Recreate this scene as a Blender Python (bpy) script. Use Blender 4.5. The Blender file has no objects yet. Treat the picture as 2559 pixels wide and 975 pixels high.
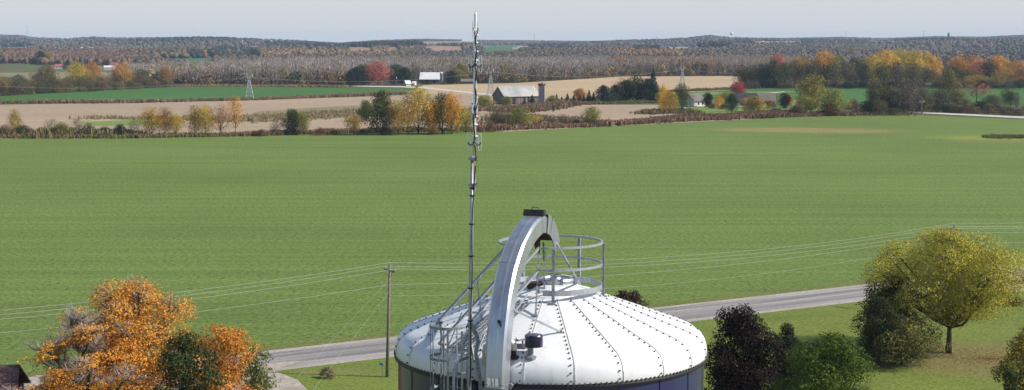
import bpy, bmesh, math, random
import numpy as np
from mathutils import Vector, Matrix

R = math.radians
sc = bpy.context.scene
COL = sc.collection
rnd = random.Random(7)

# ------------------------------------------------------------------ camera model (pixels are those of the 2559x975 photograph)
F, CX, CY, Y0, CH = 4000.0, 1279.5, 487.5, 100.0, 32.5
PIT = math.atan((CY - Y0) / F)
cp, sp = math.cos(PIT), math.sin(PIT)

def ray(px, py):
    a, b = (px - CX) / F, -(py - CY) / F
    return np.array([a, cp + b * sp, -sp + b * cp])

def at(px, py, Y):
    """point on the sight line through a pixel at distance Y"""
    d = ray(px, py)
    return Vector((d[0] * Y / d[1], Y, CH + d[2] * Y / d[1]))

SKYX = [-1500, 0, 60, 100, 180, 230, 300, 400, 520, 640, 760, 850, 940, 1060, 1200, 1400, 1650, 1720, 1770, 1830, 1950, 2100, 2200, 2330, 2450, 2559, 4000]
SKYY = [92, 89, 90, 95, 97, 94, 96, 94, 94, 97, 98, 101, 97, 95, 98, 98.5, 98, 95, 90, 93, 94, 92, 94, 91, 92, 89, 91]

def hz(x, y):
    """terrain height, flat up to 1.5 km then rolling up to the wooded ridge"""
    x = np.asarray(x, float); y = np.asarray(y, float)
    px = CX + F * x / np.maximum(y, 1.0)
    s = 95 + 1.6 * (np.interp(px, SKYX, SKYY) - 95) + 6.5
    ridge = CH + (100 - s) * 7000.0 / F
    f = np.clip((y - 1500) / 5500, 0, 1)
    n = np.sin(x / 310 + y / 520 + 1.3) + .7 * np.sin(x / 170 - y / 390 + .4) + .6 * np.sin(x / 520 + 2.0 - y / 260)
    back = np.clip((8900 - y) / 1500, 0, 1)
    return (ridge * f ** 1.3 + 8.0 * n * np.clip((y - 1700) / 1500, 0, 1) * np.clip((7300 - y) / 2200, 0, 1)) * back

def G(px, py, dz=0.0):
    """where the sight line meets the terrain"""
    d = ray(px, py)
    t = 100.0
    if d[2] < 0:
        t0 = CH / -d[2]
        if t0 * d[1] < 1550:
            return Vector((d[0] * t0, d[1] * t0, dz))
    prev = 1400.0
    ts = np.arange(1400, 8800, 10.0) / d[1]
    P = d[None, :] * ts[:, None]
    z = CH + P[:, 2] - hz(P[:, 0], P[:, 1])
    k = np.argmax(z < 0)
    if z[k] >= 0:
        k = len(ts) - 1
    t = ts[k]
    return Vector((d[0] * t, d[1] * t, float(hz(d[0] * t, d[1] * t)) + dz))

def proj(P):
    P = np.atleast_2d(P)
    d = P[:, 1] * cp + (CH - P[:, 2]) * sp
    u = P[:, 1] * sp - (CH - P[:, 2]) * cp
    return CX + F * P[:, 0] / d, CY - F * u / d

# ------------------------------------------------------------------ tagging and building
def tag(o, label=None, cat=None, group=None, kind=None):
    if label: o['label'] = label
    if cat: o['category'] = cat
    if group: o['group'] = group
    if kind: o['kind'] = kind
    return o

def empty(name, loc=(0, 0, 0), rz=0.0):
    o = bpy.data.objects.new(name, None)
    o.location = loc; o.rotation_euler = (0, 0, rz)
    o.empty_display_size = .5
    COL.objects.link(o)
    return o

def thing(name, label, cat, loc=(0, 0, 0), rz=0.0, group=None):
    return tag(empty(name, loc, rz), label, cat, group)

def unit(v):
    return v / np.maximum(np.linalg.norm(v, axis=-1, keepdims=True), 1e-9)

class Geo:
    """collects polygons (with a material index and a 2-value attribute) and links them as ONE mesh object"""
    def __init__(s):
        s.V = []; s.Fq = []; s.Ft = []; s.C = []; s.mq = []; s.mt = []; s.n = 0
    def add(s, v, q=None, t=None, c=None, m=0):
        v = np.asarray(v, float).reshape(-1, 3)
        s.V.append(v)
        s.C.append(np.tile([.5, .5], (len(v), 1)) if c is None else np.asarray(c, float))
        if q is not None and len(q):
            s.Fq.append(np.asarray(q, int).reshape(-1, 4) + s.n); s.mq.append(np.full(len(s.Fq[-1]), m))
        if t is not None and len(t):
            s.Ft.append(np.asarray(t, int).reshape(-1, 3) + s.n); s.mt.append(np.full(len(s.Ft[-1]), m))
        s.n += len(v)
        return s
    def box(s, lo, hi, m=0, M=None):
        x0, y0, z0 = lo; x1, y1, z1 = hi
        v = np.array([(x0,y0,z0),(x1,y0,z0),(x1,y1,z0),(x0,y1,z0),(x0,y0,z1),(x1,y0,z1),(x1,y1,z1),(x0,y1,z1)], float)
        if M is not None:
            v = np.array([M @ Vector(p) for p in v])
        return s.add(v, [(0,3,2,1),(4,5,6,7),(0,1,5,4),(1,2,6,5),(2,3,7,6),(3,0,4,7)], m=m)
    def bar(s, a, b, w, h=None, m=0, up=(0, 0, 1)):
        """rectangular bar from a to b, w across, h along 'up'"""
        a = np.array(a, float); b = np.array(b, float); h = h or w
        d = unit(b - a); u = np.array(up, float)
        if abs(np.dot(d, u)) > .98: u = np.array([0, 1., 0])
        r = unit(np.cross(d, u)); u = np.cross(r, d)
        v = []
        for p in (a, b):
            for i, j in ((-1,-1),(1,-1),(1,1),(-1,1)):
                v.append(p + r * i * w / 2 + u * j * h / 2)
        return s.add(v, [(0,1,2,3),(7,6,5,4),(0,4,5,1),(1,5,6,2),(2,6,7,3),(3,7,4,0)], m=m)
    def tube(s, pts, rad, n=6, m=0, cap=True, c=None):
        pts = np.array([tuple(p) for p in pts], float); k = len(pts)
        rad = np.broadcast_to(np.asarray(rad, float), (k,))
        T = np.gradient(pts, axis=0) if k > 2 else np.tile(pts[-1] - pts[0], (k, 1))
        T = unit(T)
        u = np.array([1., 0, 0]) if abs(T[0][0]) < .8 else np.array([0, 1., 0])
        V = []
        ang = np.arange(n) * 2 * math.pi / n
        for i in range(k):
            r = u - T[i] * np.dot(u, T[i]); r = unit(r); u = r
            w = np.cross(T[i], r)
            V.append(pts[i] + rad[i] * (np.cos(ang)[:, None] * r + np.sin(ang)[:, None] * w))
        V = np.concatenate(V)
        q = []
        for i in range(k - 1):
            for j in range(n):
                j2 = (j + 1) % n
                q.append((i*n+j, i*n+j2, (i+1)*n+j2, (i+1)*n+j))
        t = []
        if cap:
            V = np.concatenate([V, pts[[0, -1]]])
            for j in range(n):
                j2 = (j + 1) % n
                t.append((k*n, j2, j)); t.append((k*n+1, (k-1)*n+j, (k-1)*n+j2))
        return s.add(V, q, t, m=m, c=None if c is None else np.tile(c, (len(V), 1)))
    def lathe(s, prof, n=32, loc=(0, 0, 0), m=0, a0=0.0, a1=2*math.pi, closed=True):
        k = len(prof); cols = n if closed else n + 1
        ang = a0 + (a1 - a0) * np.arange(cols) / n
        V = []
        for (r, z) in prof:
            for a in ang:
                V.append((loc[0] + r * math.sin(a), loc[1] - r * math.cos(a), loc[2] + z))
        q = []
        for i in range(k - 1):
            for j in range(n):
                j2 = (j + 1) % cols
                q.append((i*cols+j, i*cols+j2, (i+1)*cols+j2, (i+1)*cols+j))
        return s.add(V, q, m=m)
    def prism(s, poly, z0, z1, m=0):
        """extruded convex polygon (x,y)"""
        n = len(poly)
        v = [(p[0], p[1], z0) for p in poly] + [(p[0], p[1], z1) for p in poly]
        cx = sum(p[0] for p in poly)/n; cy = sum(p[1] for p in poly)/n
        v += [(cx, cy, z0), (cx, cy, z1)]
        q = [(i, (i+1) % n, n+(i+1) % n, n+i) for i in range(n)]
        t = [(2*n, (i+1) % n, i) for i in range(n)] + [(2*n+1, n+i, n+(i+1) % n) for i in range(n)]
        return s.add(v, q, t, m=m)
    def leaves(s, P, N, size, c, m=0, asp=.62, rs=None):
        rs = rs or np.random.RandomState(1)
        k = len(P); N = unit(N)
        u = unit(np.cross(N, rs.normal(size=(k, 3)))); v = np.cross(N, u)
        size = np.broadcast_to(size, (k,))[:, None]
        V = np.stack([P - u*size, P - v*size*asp, P + u*size, P + v*size*asp], 1).reshape(-1, 3)
        q = np.arange(4*k).reshape(-1, 4)
        return s.add(V, q, c=np.repeat(c, 4, axis=0), m=m)
    def mesh(s, name, mats, smooth=False, attr=True):
        me = bpy.data.meshes.new(name)
        V = np.concatenate(s.V).astype(np.float32)
        Q = np.concatenate(s.Fq) if s.Fq else np.zeros((0, 4), int)
        T = np.concatenate(s.Ft) if s.Ft else np.zeros((0, 3), int)
        nl = Q.size + T.size; nf = len(Q) + len(T)
        me.vertices.add(len(V)); me.vertices.foreach_set('co', V.ravel())
        me.loops.add(nl); me.loops.foreach_set('vertex_index', np.concatenate([Q.ravel(), T.ravel()]).astype(np.int32))
        me.polygons.add(nf)
        st = np.concatenate([np.arange(len(Q)) * 4, Q.size + np.arange(len(T)) * 3]).astype(np.int32)
        me.polygons.foreach_set('loop_start', st)
        mi = np.concatenate(([np.concatenate(s.mq)] if s.mq else []) + ([np.concatenate(s.mt)] if s.mt else [])).astype(np.int32)
        me.polygons.foreach_set('material_index', mi)
        me.polygons.foreach_set('use_smooth', np.full(nf, bool(smooth)))
        me.update(calc_edges=True)
        me.validate()
        if attr:
            a = me.color_attributes.new('mixv', 'FLOAT_COLOR', 'POINT')
            C = np.concatenate(s.C)
            a.data.foreach_set('color', np.concatenate([C, np.zeros((len(C), 1)), np.ones((len(C), 1))], 1).astype(np.float32).ravel())
        for mm in (mats if isinstance(mats, (list, tuple)) else [mats]):
            me.materials.append(mm)
        return me
    def build(s, name, mats, parent=None, smooth=False, loc=(0, 0, 0)):
        o = bpy.data.objects.new(name, s.mesh(name, mats, smooth))
        o.location = loc
        COL.objects.link(o)
        if parent is not None: o.parent = parent
        return o

# ------------------------------------------------------------------ materials
def newmat(name):
    m = bpy.data.materials.new(name); m.use_nodes = True
    nt = m.node_tree; b = nt.nodes['Principled BSDF']
    return m, nt, b

def noisemat(name, c1, c2, scale=4.0, rough=.8, metal=0.0, stretch=(1, 1, 1), detail=5, bump=0.0, c3=None, s3=.5, spec=.3, lo=.35, hi=.65, bdist=.05, coord='Object'):
    m, nt, b = newmat(name); N = nt.nodes; L = nt.links
    tc = N.new('ShaderNodeTexCoord'); mp = N.new('ShaderNodeMapping'); mp.inputs['Scale'].default_value = stretch
    L.new(tc.outputs[coord], mp.inputs[0])
    n = N.new('ShaderNodeTexNoise'); n.inputs['Scale'].default_value = scale; n.inputs['Detail'].default_value = detail; n.inputs['Roughness'].default_value = .6
    L.new(mp.outputs[0], n.inputs['Vector'])
    r = N.new('ShaderNodeValToRGB'); r.color_ramp.elements[0].position = lo; r.color_ramp.elements[1].position = hi
    r.color_ramp.elements[0].color = (*c1, 1); r.color_ramp.elements[1].color = (*c2, 1)
    L.new(n.outputs[0], r.inputs[0])
    out = r.outputs[0]
    if c3:
        n2 = N.new('ShaderNodeTexNoise'); n2.inputs['Scale'].default_value = s3; n2.inputs['Detail'].default_value = 4
        L.new(mp.outputs[0], n2.inputs['Vector'])
        r2 = N.new('ShaderNodeValToRGB'); r2.color_ramp.elements[0].position = .45; r2.color_ramp.elements[1].position = .65
        L.new(n2.outputs[0], r2.inputs[0])
        mx = N.new('ShaderNodeMix'); mx.data_type = 'RGBA'
        L.new(r2.outputs[0], mx.inputs[0]); L.new(out, mx.inputs[6]); mx.inputs[7].default_value = (*c3, 1)
        out = mx.outputs[2]
    L.new(out, b.inputs['Base Color'])
    b.inputs['Roughness'].default_value = rough; b.inputs['Metallic'].default_value = metal
    b.inputs['Specular IOR Level'].default_value = spec
    if bump:
        bp = N.new('ShaderNodeBump'); bp.inputs['Strength'].default_value = bump; bp.inputs['Distance'].default_value = bdist
        L.new(n.outputs[0], bp.inputs['Height']); L.new(bp.outputs[0], b.inputs['Normal'])
    return m

LEAFC = {}
def leafmat(a, b_, trans=.22, gloss=.12):
    """leaf colours: a and b_ mixed by a per-clump attribute"""
    key = (a, b_, trans)
    if key in LEAFC: return LEAFC[key]
    m, nt, b = newmat('leaf'); N = nt.nodes; L = nt.links
    at_ = N.new('ShaderNodeAttribute'); at_.attribute_name = 'mixv'
    sx = N.new('ShaderNodeSeparateColor'); L.new(at_.outputs['Color'], sx.inputs[0])
    mx = N.new('ShaderNodeMix'); mx.data_type = 'RGBA'
    L.new(sx.outputs[0], mx.inputs[0]); mx.inputs[6].default_value = (*a, 1); mx.inputs[7].default_value = (*b_, 1)
    mr = N.new('ShaderNodeMapRange'); mr.inputs[3].default_value = .55; mr.inputs[4].default_value = 1.45
    L.new(sx.outputs[1], mr.inputs[0])
    vm = N.new('ShaderNodeVectorMath'); vm.operation = 'SCALE'
    L.new(mx.outputs[2], vm.inputs[0]); L.new(mr.outputs[0], vm.inputs['Scale'])
    L.new(vm.outputs[0], b.inputs['Base Color']); b.inputs['Roughness'].default_value = .55
    b.inputs['Specular IOR Level'].default_value = gloss
    tr = N.new('ShaderNodeBsdfTranslucent'); L.new(vm.outputs[0], tr.inputs[0])
    ms = N.new('ShaderNodeMixShader'); ms.inputs[0].default_value = trans
    L.new(b.outputs[0], ms.inputs[1]); L.new(tr.outputs[0], ms.inputs[2])
    L.new(ms.outputs[0], N['Material Output'].inputs[0])
    LEAFC[key] = m
    return m

def attrmat(name='wood_mass'):
    """direct colour attribute 'rgb' for merged masses of trees"""
    m, nt, b = newmat(name); N = nt.nodes; L = nt.links
    a = N.new('ShaderNodeAttribute'); a.attribute_name = 'rgb'
    L.new(a.outputs['Color'], b.inputs['Base Color']); b.inputs['Roughness'].default_value = .8
    b.inputs['Specular IOR Level'].default_value = .1
    return m

BARK = noisemat('bark', (.035, .026, .018), (.10, .08, .06), 6, .9, stretch=(1, 1, .3), bump=.4)
BARKG = noisemat('grey_bark', (.10, .09, .08), (.24, .22, .2), 6, .9, stretch=(1, 1, .3))
GALV = noisemat('galvanised', (.30, .32, .35), (.48, .50, .53), 9, .42, .55, stretch=(1, 1, .4), spec=.5, c3=(.42, .43, .44), s3=2, bump=.05)
GALVD = noisemat('galvanised_dull', (.16, .17, .19), (.30, .32, .34), 12, .55, .4, spec=.4)
ARCHM = noisemat('galvanised_duct', (.40, .42, .46), (.56, .58, .62), 1.6, .36, .8, stretch=(2.2, 2.2, .5), c3=(.48, .49, .52), s3=1.0, spec=.5, bump=.04)
BRIGHT = noisemat('bright_aluminium', (.6, .61, .63), (.75, .76, .78), 20, .35, .6, spec=.5)
BLACK = noisemat('black_rubber', (.008, .008, .009), (.02, .02, .022), 20, .5)
WHITEP = noisemat('white_painted_steel', (.70, .71, .72), (.80, .80, .80), .9, .35, c3=(.62, .62, .60), s3=1.6, spec=.5)
RUST = noisemat('rusty_bolt', (.07, .062, .06), (.17, .14, .12), 30, .7)
DARKIN = noisemat('dark_brown', (.04, .02, .015), (.09, .05, .04), 6, .8)  # dark brown tone for the hood lining, the motor and one vent stem
WOODP = noisemat('weathered_pole_wood', (.11, .095, .08), (.22, .195, .165), 5, .85, stretch=(6, 6, .4), bump=.2)
GLASSY = noisemat('window_glass', (.02, .025, .03), (.04, .045, .05), 2, .15, spec=.6)

# ------------------------------------------------------------------ ground and fields
def polymesh(name, pts, m, label=None, sub=1, kind='structure', dz=.03, uvlocal=False):
    """one flat sheet from px outline, on the flat part of the land"""
    bm = bmesh.new()
    vs = [bm.verts.new((G(*p)[0], G(*p)[1], dz)) for p in pts]
    f = bm.faces.new(vs)
    if f.normal.z < 0: f.normal_flip()
    bm.normal_update()
    if f.normal.z < 0: bmesh.ops.reverse_faces(bm, faces=[f])
    bmesh.ops.triangulate(bm, faces=bm.faces[:])
    me = bpy.data.meshes.new(name); bm.to_mesh(me); bm.free()
    me.materials.append(m)
    o = bpy.data.objects.new(name, me); COL.objects.link(o)
    tag(o, label, None, None, kind)
    return o

def grassmat(name, dark, mid, light, patch=None, patches=(), fine=1.6, big=.02, bump=.5, rows=0.0, rowamp=.25, fleck=.55):
    """crop / lawn: fine mottling, broad drifts, optional coloured patches [(x,y,rx,ry,rot,colour,soft)]"""
    m, nt, b = newmat(name); N = nt.nodes; L = nt.links
    geo = N.new('ShaderNodeNewGeometry')
    n1 = N.new('ShaderNodeTexNoise'); n1.inputs['Scale'].default_value = fine; n1.inputs['Detail'].default_value = 7; n1.inputs['Roughness'].default_value = .72
    L.new(geo.outputs['Position'], n1.inputs['Vector'])
    r1 = N.new('ShaderNodeValToRGB'); e = r1.color_ramp.elements
    e[0].position = .33; e[0].color = (*dark, 1); e[1].position = .72; e[1].color = (*light, 1)
    k = e.new(fleck - .08); k.color = (*mid, 1)
    L.new(n1.outputs[0], r1.inputs[0])
    n2 = N.new('ShaderNodeTexNoise'); n2.inputs['Scale'].default_value = big; n2.inputs['Detail'].default_value = 5; n2.inputs['Roughness'].default_value = .6
    L.new(geo.outputs['Position'], n2.inputs['Vector'])
    mr = N.new('ShaderNodeMapRange'); mr.inputs[1].default_value = .3; mr.inputs[2].default_value = .7; mr.inputs[3].default_value = .89; mr.inputs[4].default_value = 1.11
    L.new(n2.outputs[0], mr.inputs[0])
    sc_ = N.new('ShaderNodeVectorMath'); sc_.operation = 'SCALE'
    L.new(r1.outputs[0], sc_.inputs[0]); L.new(mr.outputs[0], sc_.inputs['Scale'])
    out = sc_.outputs[0]
    if rows:
        mpr = N.new('ShaderNodeMapping'); mpr.inputs['Rotation'].default_value = (0, 0, R(patch or 0))
        L.new(geo.outputs['Position'], mpr.inputs[0])
        mpr.inputs['Scale'].default_value = (.02, 1, 1)
        n3 = N.new('ShaderNodeTexNoise'); n3.inputs['Scale'].default_value = rows; n3.inputs['Detail'].default_value = 3
        L.new(mpr.outputs[0], n3.inputs['Vector'])
        mr3 = N.new('ShaderNodeMapRange'); mr3.inputs[1].default_value = .35; mr3.inputs[2].default_value = .65
        mr3.inputs[3].default_value = 1 - rowamp; mr3.inputs[4].default_value = 1 + rowamp
        L.new(n3.outputs[0], mr3.inputs[0])
        s3 = N.new('ShaderNodeVectorMath'); s3.operation = 'SCALE'; L.new(out, s3.inputs[0]); L.new(mr3.outputs[0], s3.inputs['Scale'])
        out = s3.outputs[0]
    for (x, y, rx, ry, rot, colr, amt) in patches:
        mp = N.new('ShaderNodeMapping'); mp.vector_type = 'TEXTURE'
        mp.inputs['Location'].default_value = (x, y, 0); mp.inputs['Rotation'].default_value = (0, 0, R(rot)); mp.inputs['Scale'].default_value = (rx, ry, 100)
        L.new(geo.outputs['Position'], mp.inputs[0])
        ln = N.new('ShaderNodeVectorMath'); ln.operation = 'LENGTH'; L.new(mp.outputs[0], ln.inputs[0])
        nn = N.new('ShaderNodeTexNoise'); nn.inputs['Scale'].default_value = 3.0; nn.inputs['Detail'].default_value = 6
        mp2 = N.new('ShaderNodeMapping'); mp2.inputs['Scale'].default_value = (1, 2.4, 1); L.new(mp.outputs[0], mp2.inputs[0]); L.new(mp2.outputs[0], nn.inputs['Vector'])
        ad = N.new('ShaderNodeMath'); ad.operation = 'ADD'; L.new(ln.outputs['Value'], ad.inputs[0])
        mu = N.new('ShaderNodeMath'); mu.operation = 'MULTIPLY_ADD'; L.new(nn.outputs[0], mu.inputs[0]); mu.inputs[1].default_value = 1.6; mu.inputs[2].default_value = -.8
        L.new(mu.outputs[0], ad.inputs[1])
        mr2 = N.new('ShaderNodeMapRange'); mr2.inputs[1].default_value = .55; mr2.inputs[2].default_value = 1.05; mr2.inputs[3].default_value = amt; mr2.inputs[4].default_value = 0
        L.new(ad.outputs[0], mr2.inputs[0])
        mx = N.new('ShaderNodeMix'); mx.data_type = 'RGBA'
        tint = N.new('ShaderNodeVectorMath'); tint.operation = 'SCALE'; tint.inputs[0].default_value = colr
        mr4 = N.new('ShaderNodeMapRange'); mr4.inputs[1].default_value = .3; mr4.inputs[2].default_value = .7; mr4.inputs[3].default_value = .55; mr4.inputs[4].default_value = 1.45
        L.new(n1.outputs[0], mr4.inputs[0]); L.new(mr4.outputs[0], tint.inputs['Scale'])
        L.new(mr2.outputs[0], mx.inputs[0]); L.new(out, mx.inputs[6]); L.new(tint.outputs[0], mx.inputs[7])
        out = mx.outputs[2]
    L.new(out, b.inputs['Base Color']); b.inputs['Roughness'].default_value = .85; b.inputs['Specular IOR Level'].default_value = .12
    if bump:
        bp = N.new('ShaderNodeBump'); bp.inputs['Strength'].default_value = bump; bp.inputs['Distance'].default_value = .25
        L.new(n1.outputs[0], bp.inputs['Height']); L.new(bp.outputs[0], b.inputs['Normal'])
    return m

M_GROUND = grassmat('dry_grass_ground', (.05, .055, .02), (.09, .09, .035), (.16, .14, .06), fine=.5, big=.004, bump=.2)
gy = np.unique(np.concatenate([np.linspace(-250, 1400, 12), np.linspace(1400, 8900, 160), [9000, 9400]]))
gx = np.linspace(-1, 1, 150)
GV = []
for y in gy:
    w = 1800 + max(y, 0) * .42
    xs = gx * w
    zz = hz(xs, np.full_like(xs, y)) if y > 1400 else np.zeros_like(xs)
    GV.append(np.stack([xs, np.full_like(xs, y), zz], 1))
nc = len(gx)
q = [(i*nc+j, i*nc+j+1, (i+1)*nc+j+1, (i+1)*nc+j) for i in range(len(gy)-1) for j in range(nc-1)]
gg = Geo(); gg.add(np.concatenate(GV), q)
ground = gg.build('ground', M_GROUND, smooth=True); tag(ground, kind='structure')

# road frame
def xy(p): v = G(*p); return np.array([v[0], v[1]])
fa, fb = xy((620, 884)), xy((2200, 708))
na, nb = xy((990, 890)), xy((2200, 747))
ud = unit(fb - fa); nrm = np.array([-ud[1], ud[0]])      # nrm points away from the camera (far side)
ROADA = math.atan2(ud[1], ud[0])
def off(p): return float(np.dot(np.asarray(p)[:2] - fa, nrm))      # signed distance from the far edge
near_off = (off(na) + off(nb)) / 2                          # negative
def rp(s, o, z=0.0):
    p = fa + ud * s + nrm * o
    return (p[0], p[1], z)

brown1 = G(2010, 326); bw = 4000 / brown1[1]
M_FIELD = grassmat('wheat_seedlings', (.044, .072, .013), (.114, .168, .034), (.21, .262, .075), fine=1.5, big=.012, bump=.9, patch=0, rows=.35, rowamp=.10,
                   patches=[(brown1[0], brown1[1], 40, 20, -12, (.27, .20, .08), .75), (brown1[0] + 60, brown1[1] - 70, 36, 8, -12, (.2, .19, .07), .4),
                            (G(2500, 345)[0], G(2500, 345)[1], 26, 16, 0, (.22, .25, .04), .8)])
FE = [(-900, 349), (0, 347), (300, 346), (600, 341), (900, 332), (1200, 328), (1500, 315), (1700, 303), (1900, 296), (2100, 289), (2260, 287), (2559, 299), (3200, 322)]
g = Geo()
far = [xy(p) for p in FE]
far = np.array(far)
N_ = 90
xs = np.linspace(far[0][0], far[-1][0], N_)
fy = np.interp(xs, far[:, 0], far[:, 1])
V = []
rows_ = 24
for i in range(rows_ + 1):
    t = (i / rows_) ** 2
    for x, yf in zip(xs, fy):
        s = (x - fa[0]) / ud[0]
        yn = fa[1] + ud[1] * s + 1.6 / nrm[1]
        yn = min(yn, yf - 5)
        V.append((x, yn + (yf - yn) * t, .04))
q = [(i*N_+j, i*N_+j+1, (i+1)*N_+j+1, (i+1)*N_+j) for i in range(rows_) for j in range(N_-1)]
g.add(V, q); tag(g.build('green_field', M_FIELD), kind='structure')

# grass verge between field and road, far side
M_VERGE = grassmat('verge_grass', (.06, .075, .02), (.12, .14, .035), (.22, .21, .08), fine=1.6, big=.08, bump=.6)
g = Geo(); S0, S1 = -160, 420
V = [rp(S0, -.3, .02), rp(S1, -.3, .02), rp(S1, 2.6, .05), rp(S0, 2.6, .05)]
g.add(V, [(0, 1, 2, 3)]); tag(g.build('road_verge', M_VERGE), kind='structure')

# road surface: gravel shoulders below, asphalt above, with worn wheel tracks
M_GRAVEL = noisemat('gravel', (.24, .21, .18), (.46, .42, .37), 2.5, .95, detail=8, c3=(.30, .26, .21), s3=.12, bump=.3)
g = Geo(); w = -near_off
V = [(0, -w - .3, .03), (600, -w - .3, .03), (600, .3, .03), (0, .3, .03)]
g.add(V, [(0, 1, 2, 3)]); o = g.build('road_shoulder', M_GRAVEL); tag(o, kind='structure')
o.location = rp(-170, 0); o.rotation_euler.z = ROADA
m, nt, b = newmat('worn_asphalt'); N = nt.nodes; L = nt.links
tc = N.new('ShaderNodeTexCoord'); mp = N.new('ShaderNodeMapping'); mp.inputs['Scale'].default_value = (.035, .8, 1)
L.new(tc.outputs['Object'], mp.inputs[0])
n1 = N.new('ShaderNodeTexNoise'); n1.inputs['Scale'].default_value = 1.0; n1.inputs['Detail'].default_value = 6; L.new(mp.outputs[0], n1.inputs['Vector'])
r1 = N.new('ShaderNodeValToRGB'); r1.color_ramp.elements[0].position = .36; r1.color_ramp.elements[1].position = .66
r1.color_ramp.elements[0].color = (.135, .125, .118, 1); r1.color_ramp.elements[1].color = (.30, .275, .25, 1)
L.new(n1.outputs[0], r1.inputs[0])
n2 = N.new('ShaderNodeTexNoise'); n2.inputs['Scale'].default_value = 3; n2.inputs['Detail'].default_value = 8; L.new(tc.outputs['Object'], n2.inputs['Vector'])
mx = N.new('ShaderNodeMix'); mx.data_type = 'RGBA'; mx.blend_type = 'MULTIPLY'; mx.inputs[0].default_value = .6
L.new(r1.outputs[0], mx.inputs[6]); L.new(n2.outputs[0], mx.inputs[7])
gm = N.new('ShaderNodeVectorMath'); gm.operation = 'SCALE'; gm.inputs['Scale'].default_value = 1.5
L.new(mx.outputs[2], gm.inputs[0]); L.new(gm.outputs[0], b.inputs['Base Color']); b.inputs['Roughness'].default_value = .85
M_ASPH = m
g = Geo()
rw = np.random.RandomState(3)
nseg = 240; V = []
for i in range(nseg + 1):
    x = i * 600 / nseg
    V += [(x, -w + 1.0 + rw.uniform(-.12, .12), .045), (x, -w / 2, .06), (x, -.8 + rw.uniform(-.12, .12), .045)]
q = []
for i in range(nseg):
    for k in range(2):
        q.append((i*3+k, (i+1)*3+k, (i+1)*3+k+1, i*3+k+1))
g.add(V, q); o = g.build('road', M_ASPH); tag(o, kind='structure'); o.location = rp(-170, 0); o.rotation_euler.z = ROADA

# lawn on the near side with a swale beside the road
litter = G(2400, 893); lit2 = G(2480, 905)
M_LAWN = grassmat('lawn', (.04, .066, .010), (.13, .172, .028), (.23, .24, .06), fine=2.6, big=.09, bump=.6,
                  patches=[(litter[0] + 2.5, litter[1] - 3, 13, 11, 8, (.20, .14, .065), .6), (G(2540, 620)[0], G(2540, 620)[1] - 0, 6, 10, 0, (.14, .1, .04), .6),
                           (G(830, 930)[0], G(830, 930)[1], 5, 1.2, 10, (.2, .16, .07), .6), (G(2300, 975)[0], G(2300, 975)[1] - 6, 20, 4, 0, (.14, .13, .04), .5)])
def lawnz(x, y):
    d = -off((x, y)) - w
    t = min(max((d - 4.0) / 3.5, 0), 1); t = t * t * (3 - 2 * t)
    dip = math.exp(-((d - 3.0) / 1.2) ** 2)
    return .035 + .42 * t * min(max((x + 2) / 12, 0), 1) + .0 * dip
g = Geo(); V = []; ns, nd = 200, 60
for i in range(ns + 1):
    s = -170 + 420 * i / ns
    for k in range(nd + 1):
        d = (k / nd) ** 1.7 * 150
        p = rp(s, -w - .25 - d)
        V.append((p[0], p[1], lawnz(p[0], p[1]) if k else .015))
q = [(i*(nd+1)+k+1, (i+1)*(nd+1)+k+1, (i+1)*(nd+1)+k, i*(nd+1)+k) for i in range(ns) for k in range(nd)]
g.add(V, q); tag(g.build('lawn', M_LAWN, smooth=True), kind='structure')

# gravel yard / driveway left, second drive at the right edge (laid over the flat lawn)
M_DRIVE = noisemat('driveway_gravel', (.27, .22, .18), (.45, .39, .33), 2.0, .95, detail=8, c3=(.26, .22, .16), s3=.25, bump=.3)
def overlay(name, pts, mt, dz=.07, nsub=1):
    P = [G(*p) for p in pts]
    bm = bmesh.new(); vs = [bm.verts.new((p[0], p[1], 0)) for p in P]; f = bm.faces.new(vs)
    bmesh.ops.triangulate(bm, faces=bm.faces[:])
    for _ in range(4): bmesh.ops.subdivide_edges(bm, edges=bm.edges[:], cuts=1, use_grid_fill=True)
    for v in bm.verts: v.co.z = max(lawnz(v.co.x, v.co.y), .035) + dz
    bm.normal_update()
    if sum(f.normal.z for f in bm.faces) < 0: bmesh.ops.reverse_faces(bm, faces=bm.faces[:])
    me = bpy.data.meshes.new(name); bm.to_mesh(me); bm.free(); me.materials.append(mt)
    o = bpy.data.objects.new(name, me); COL.objects.link(o); tag(o, kind='structure'); return o
overlay('driveway', [(60, 985), (90, 940), (300, 925), (520, 922), (640, 912), (760, 903), (708, 918), (690, 930), (715, 940), (745, 952), (770, 978), (795, 1010), (830, 1100), (200, 1100)], M_DRIVE, .04)
overlay('driveway', [(2440, 706), (2559, 690), (2700, 676), (2700, 730), (2559, 738), (2500, 742), (2470, 722)], M_DRIVE, .05)

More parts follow.
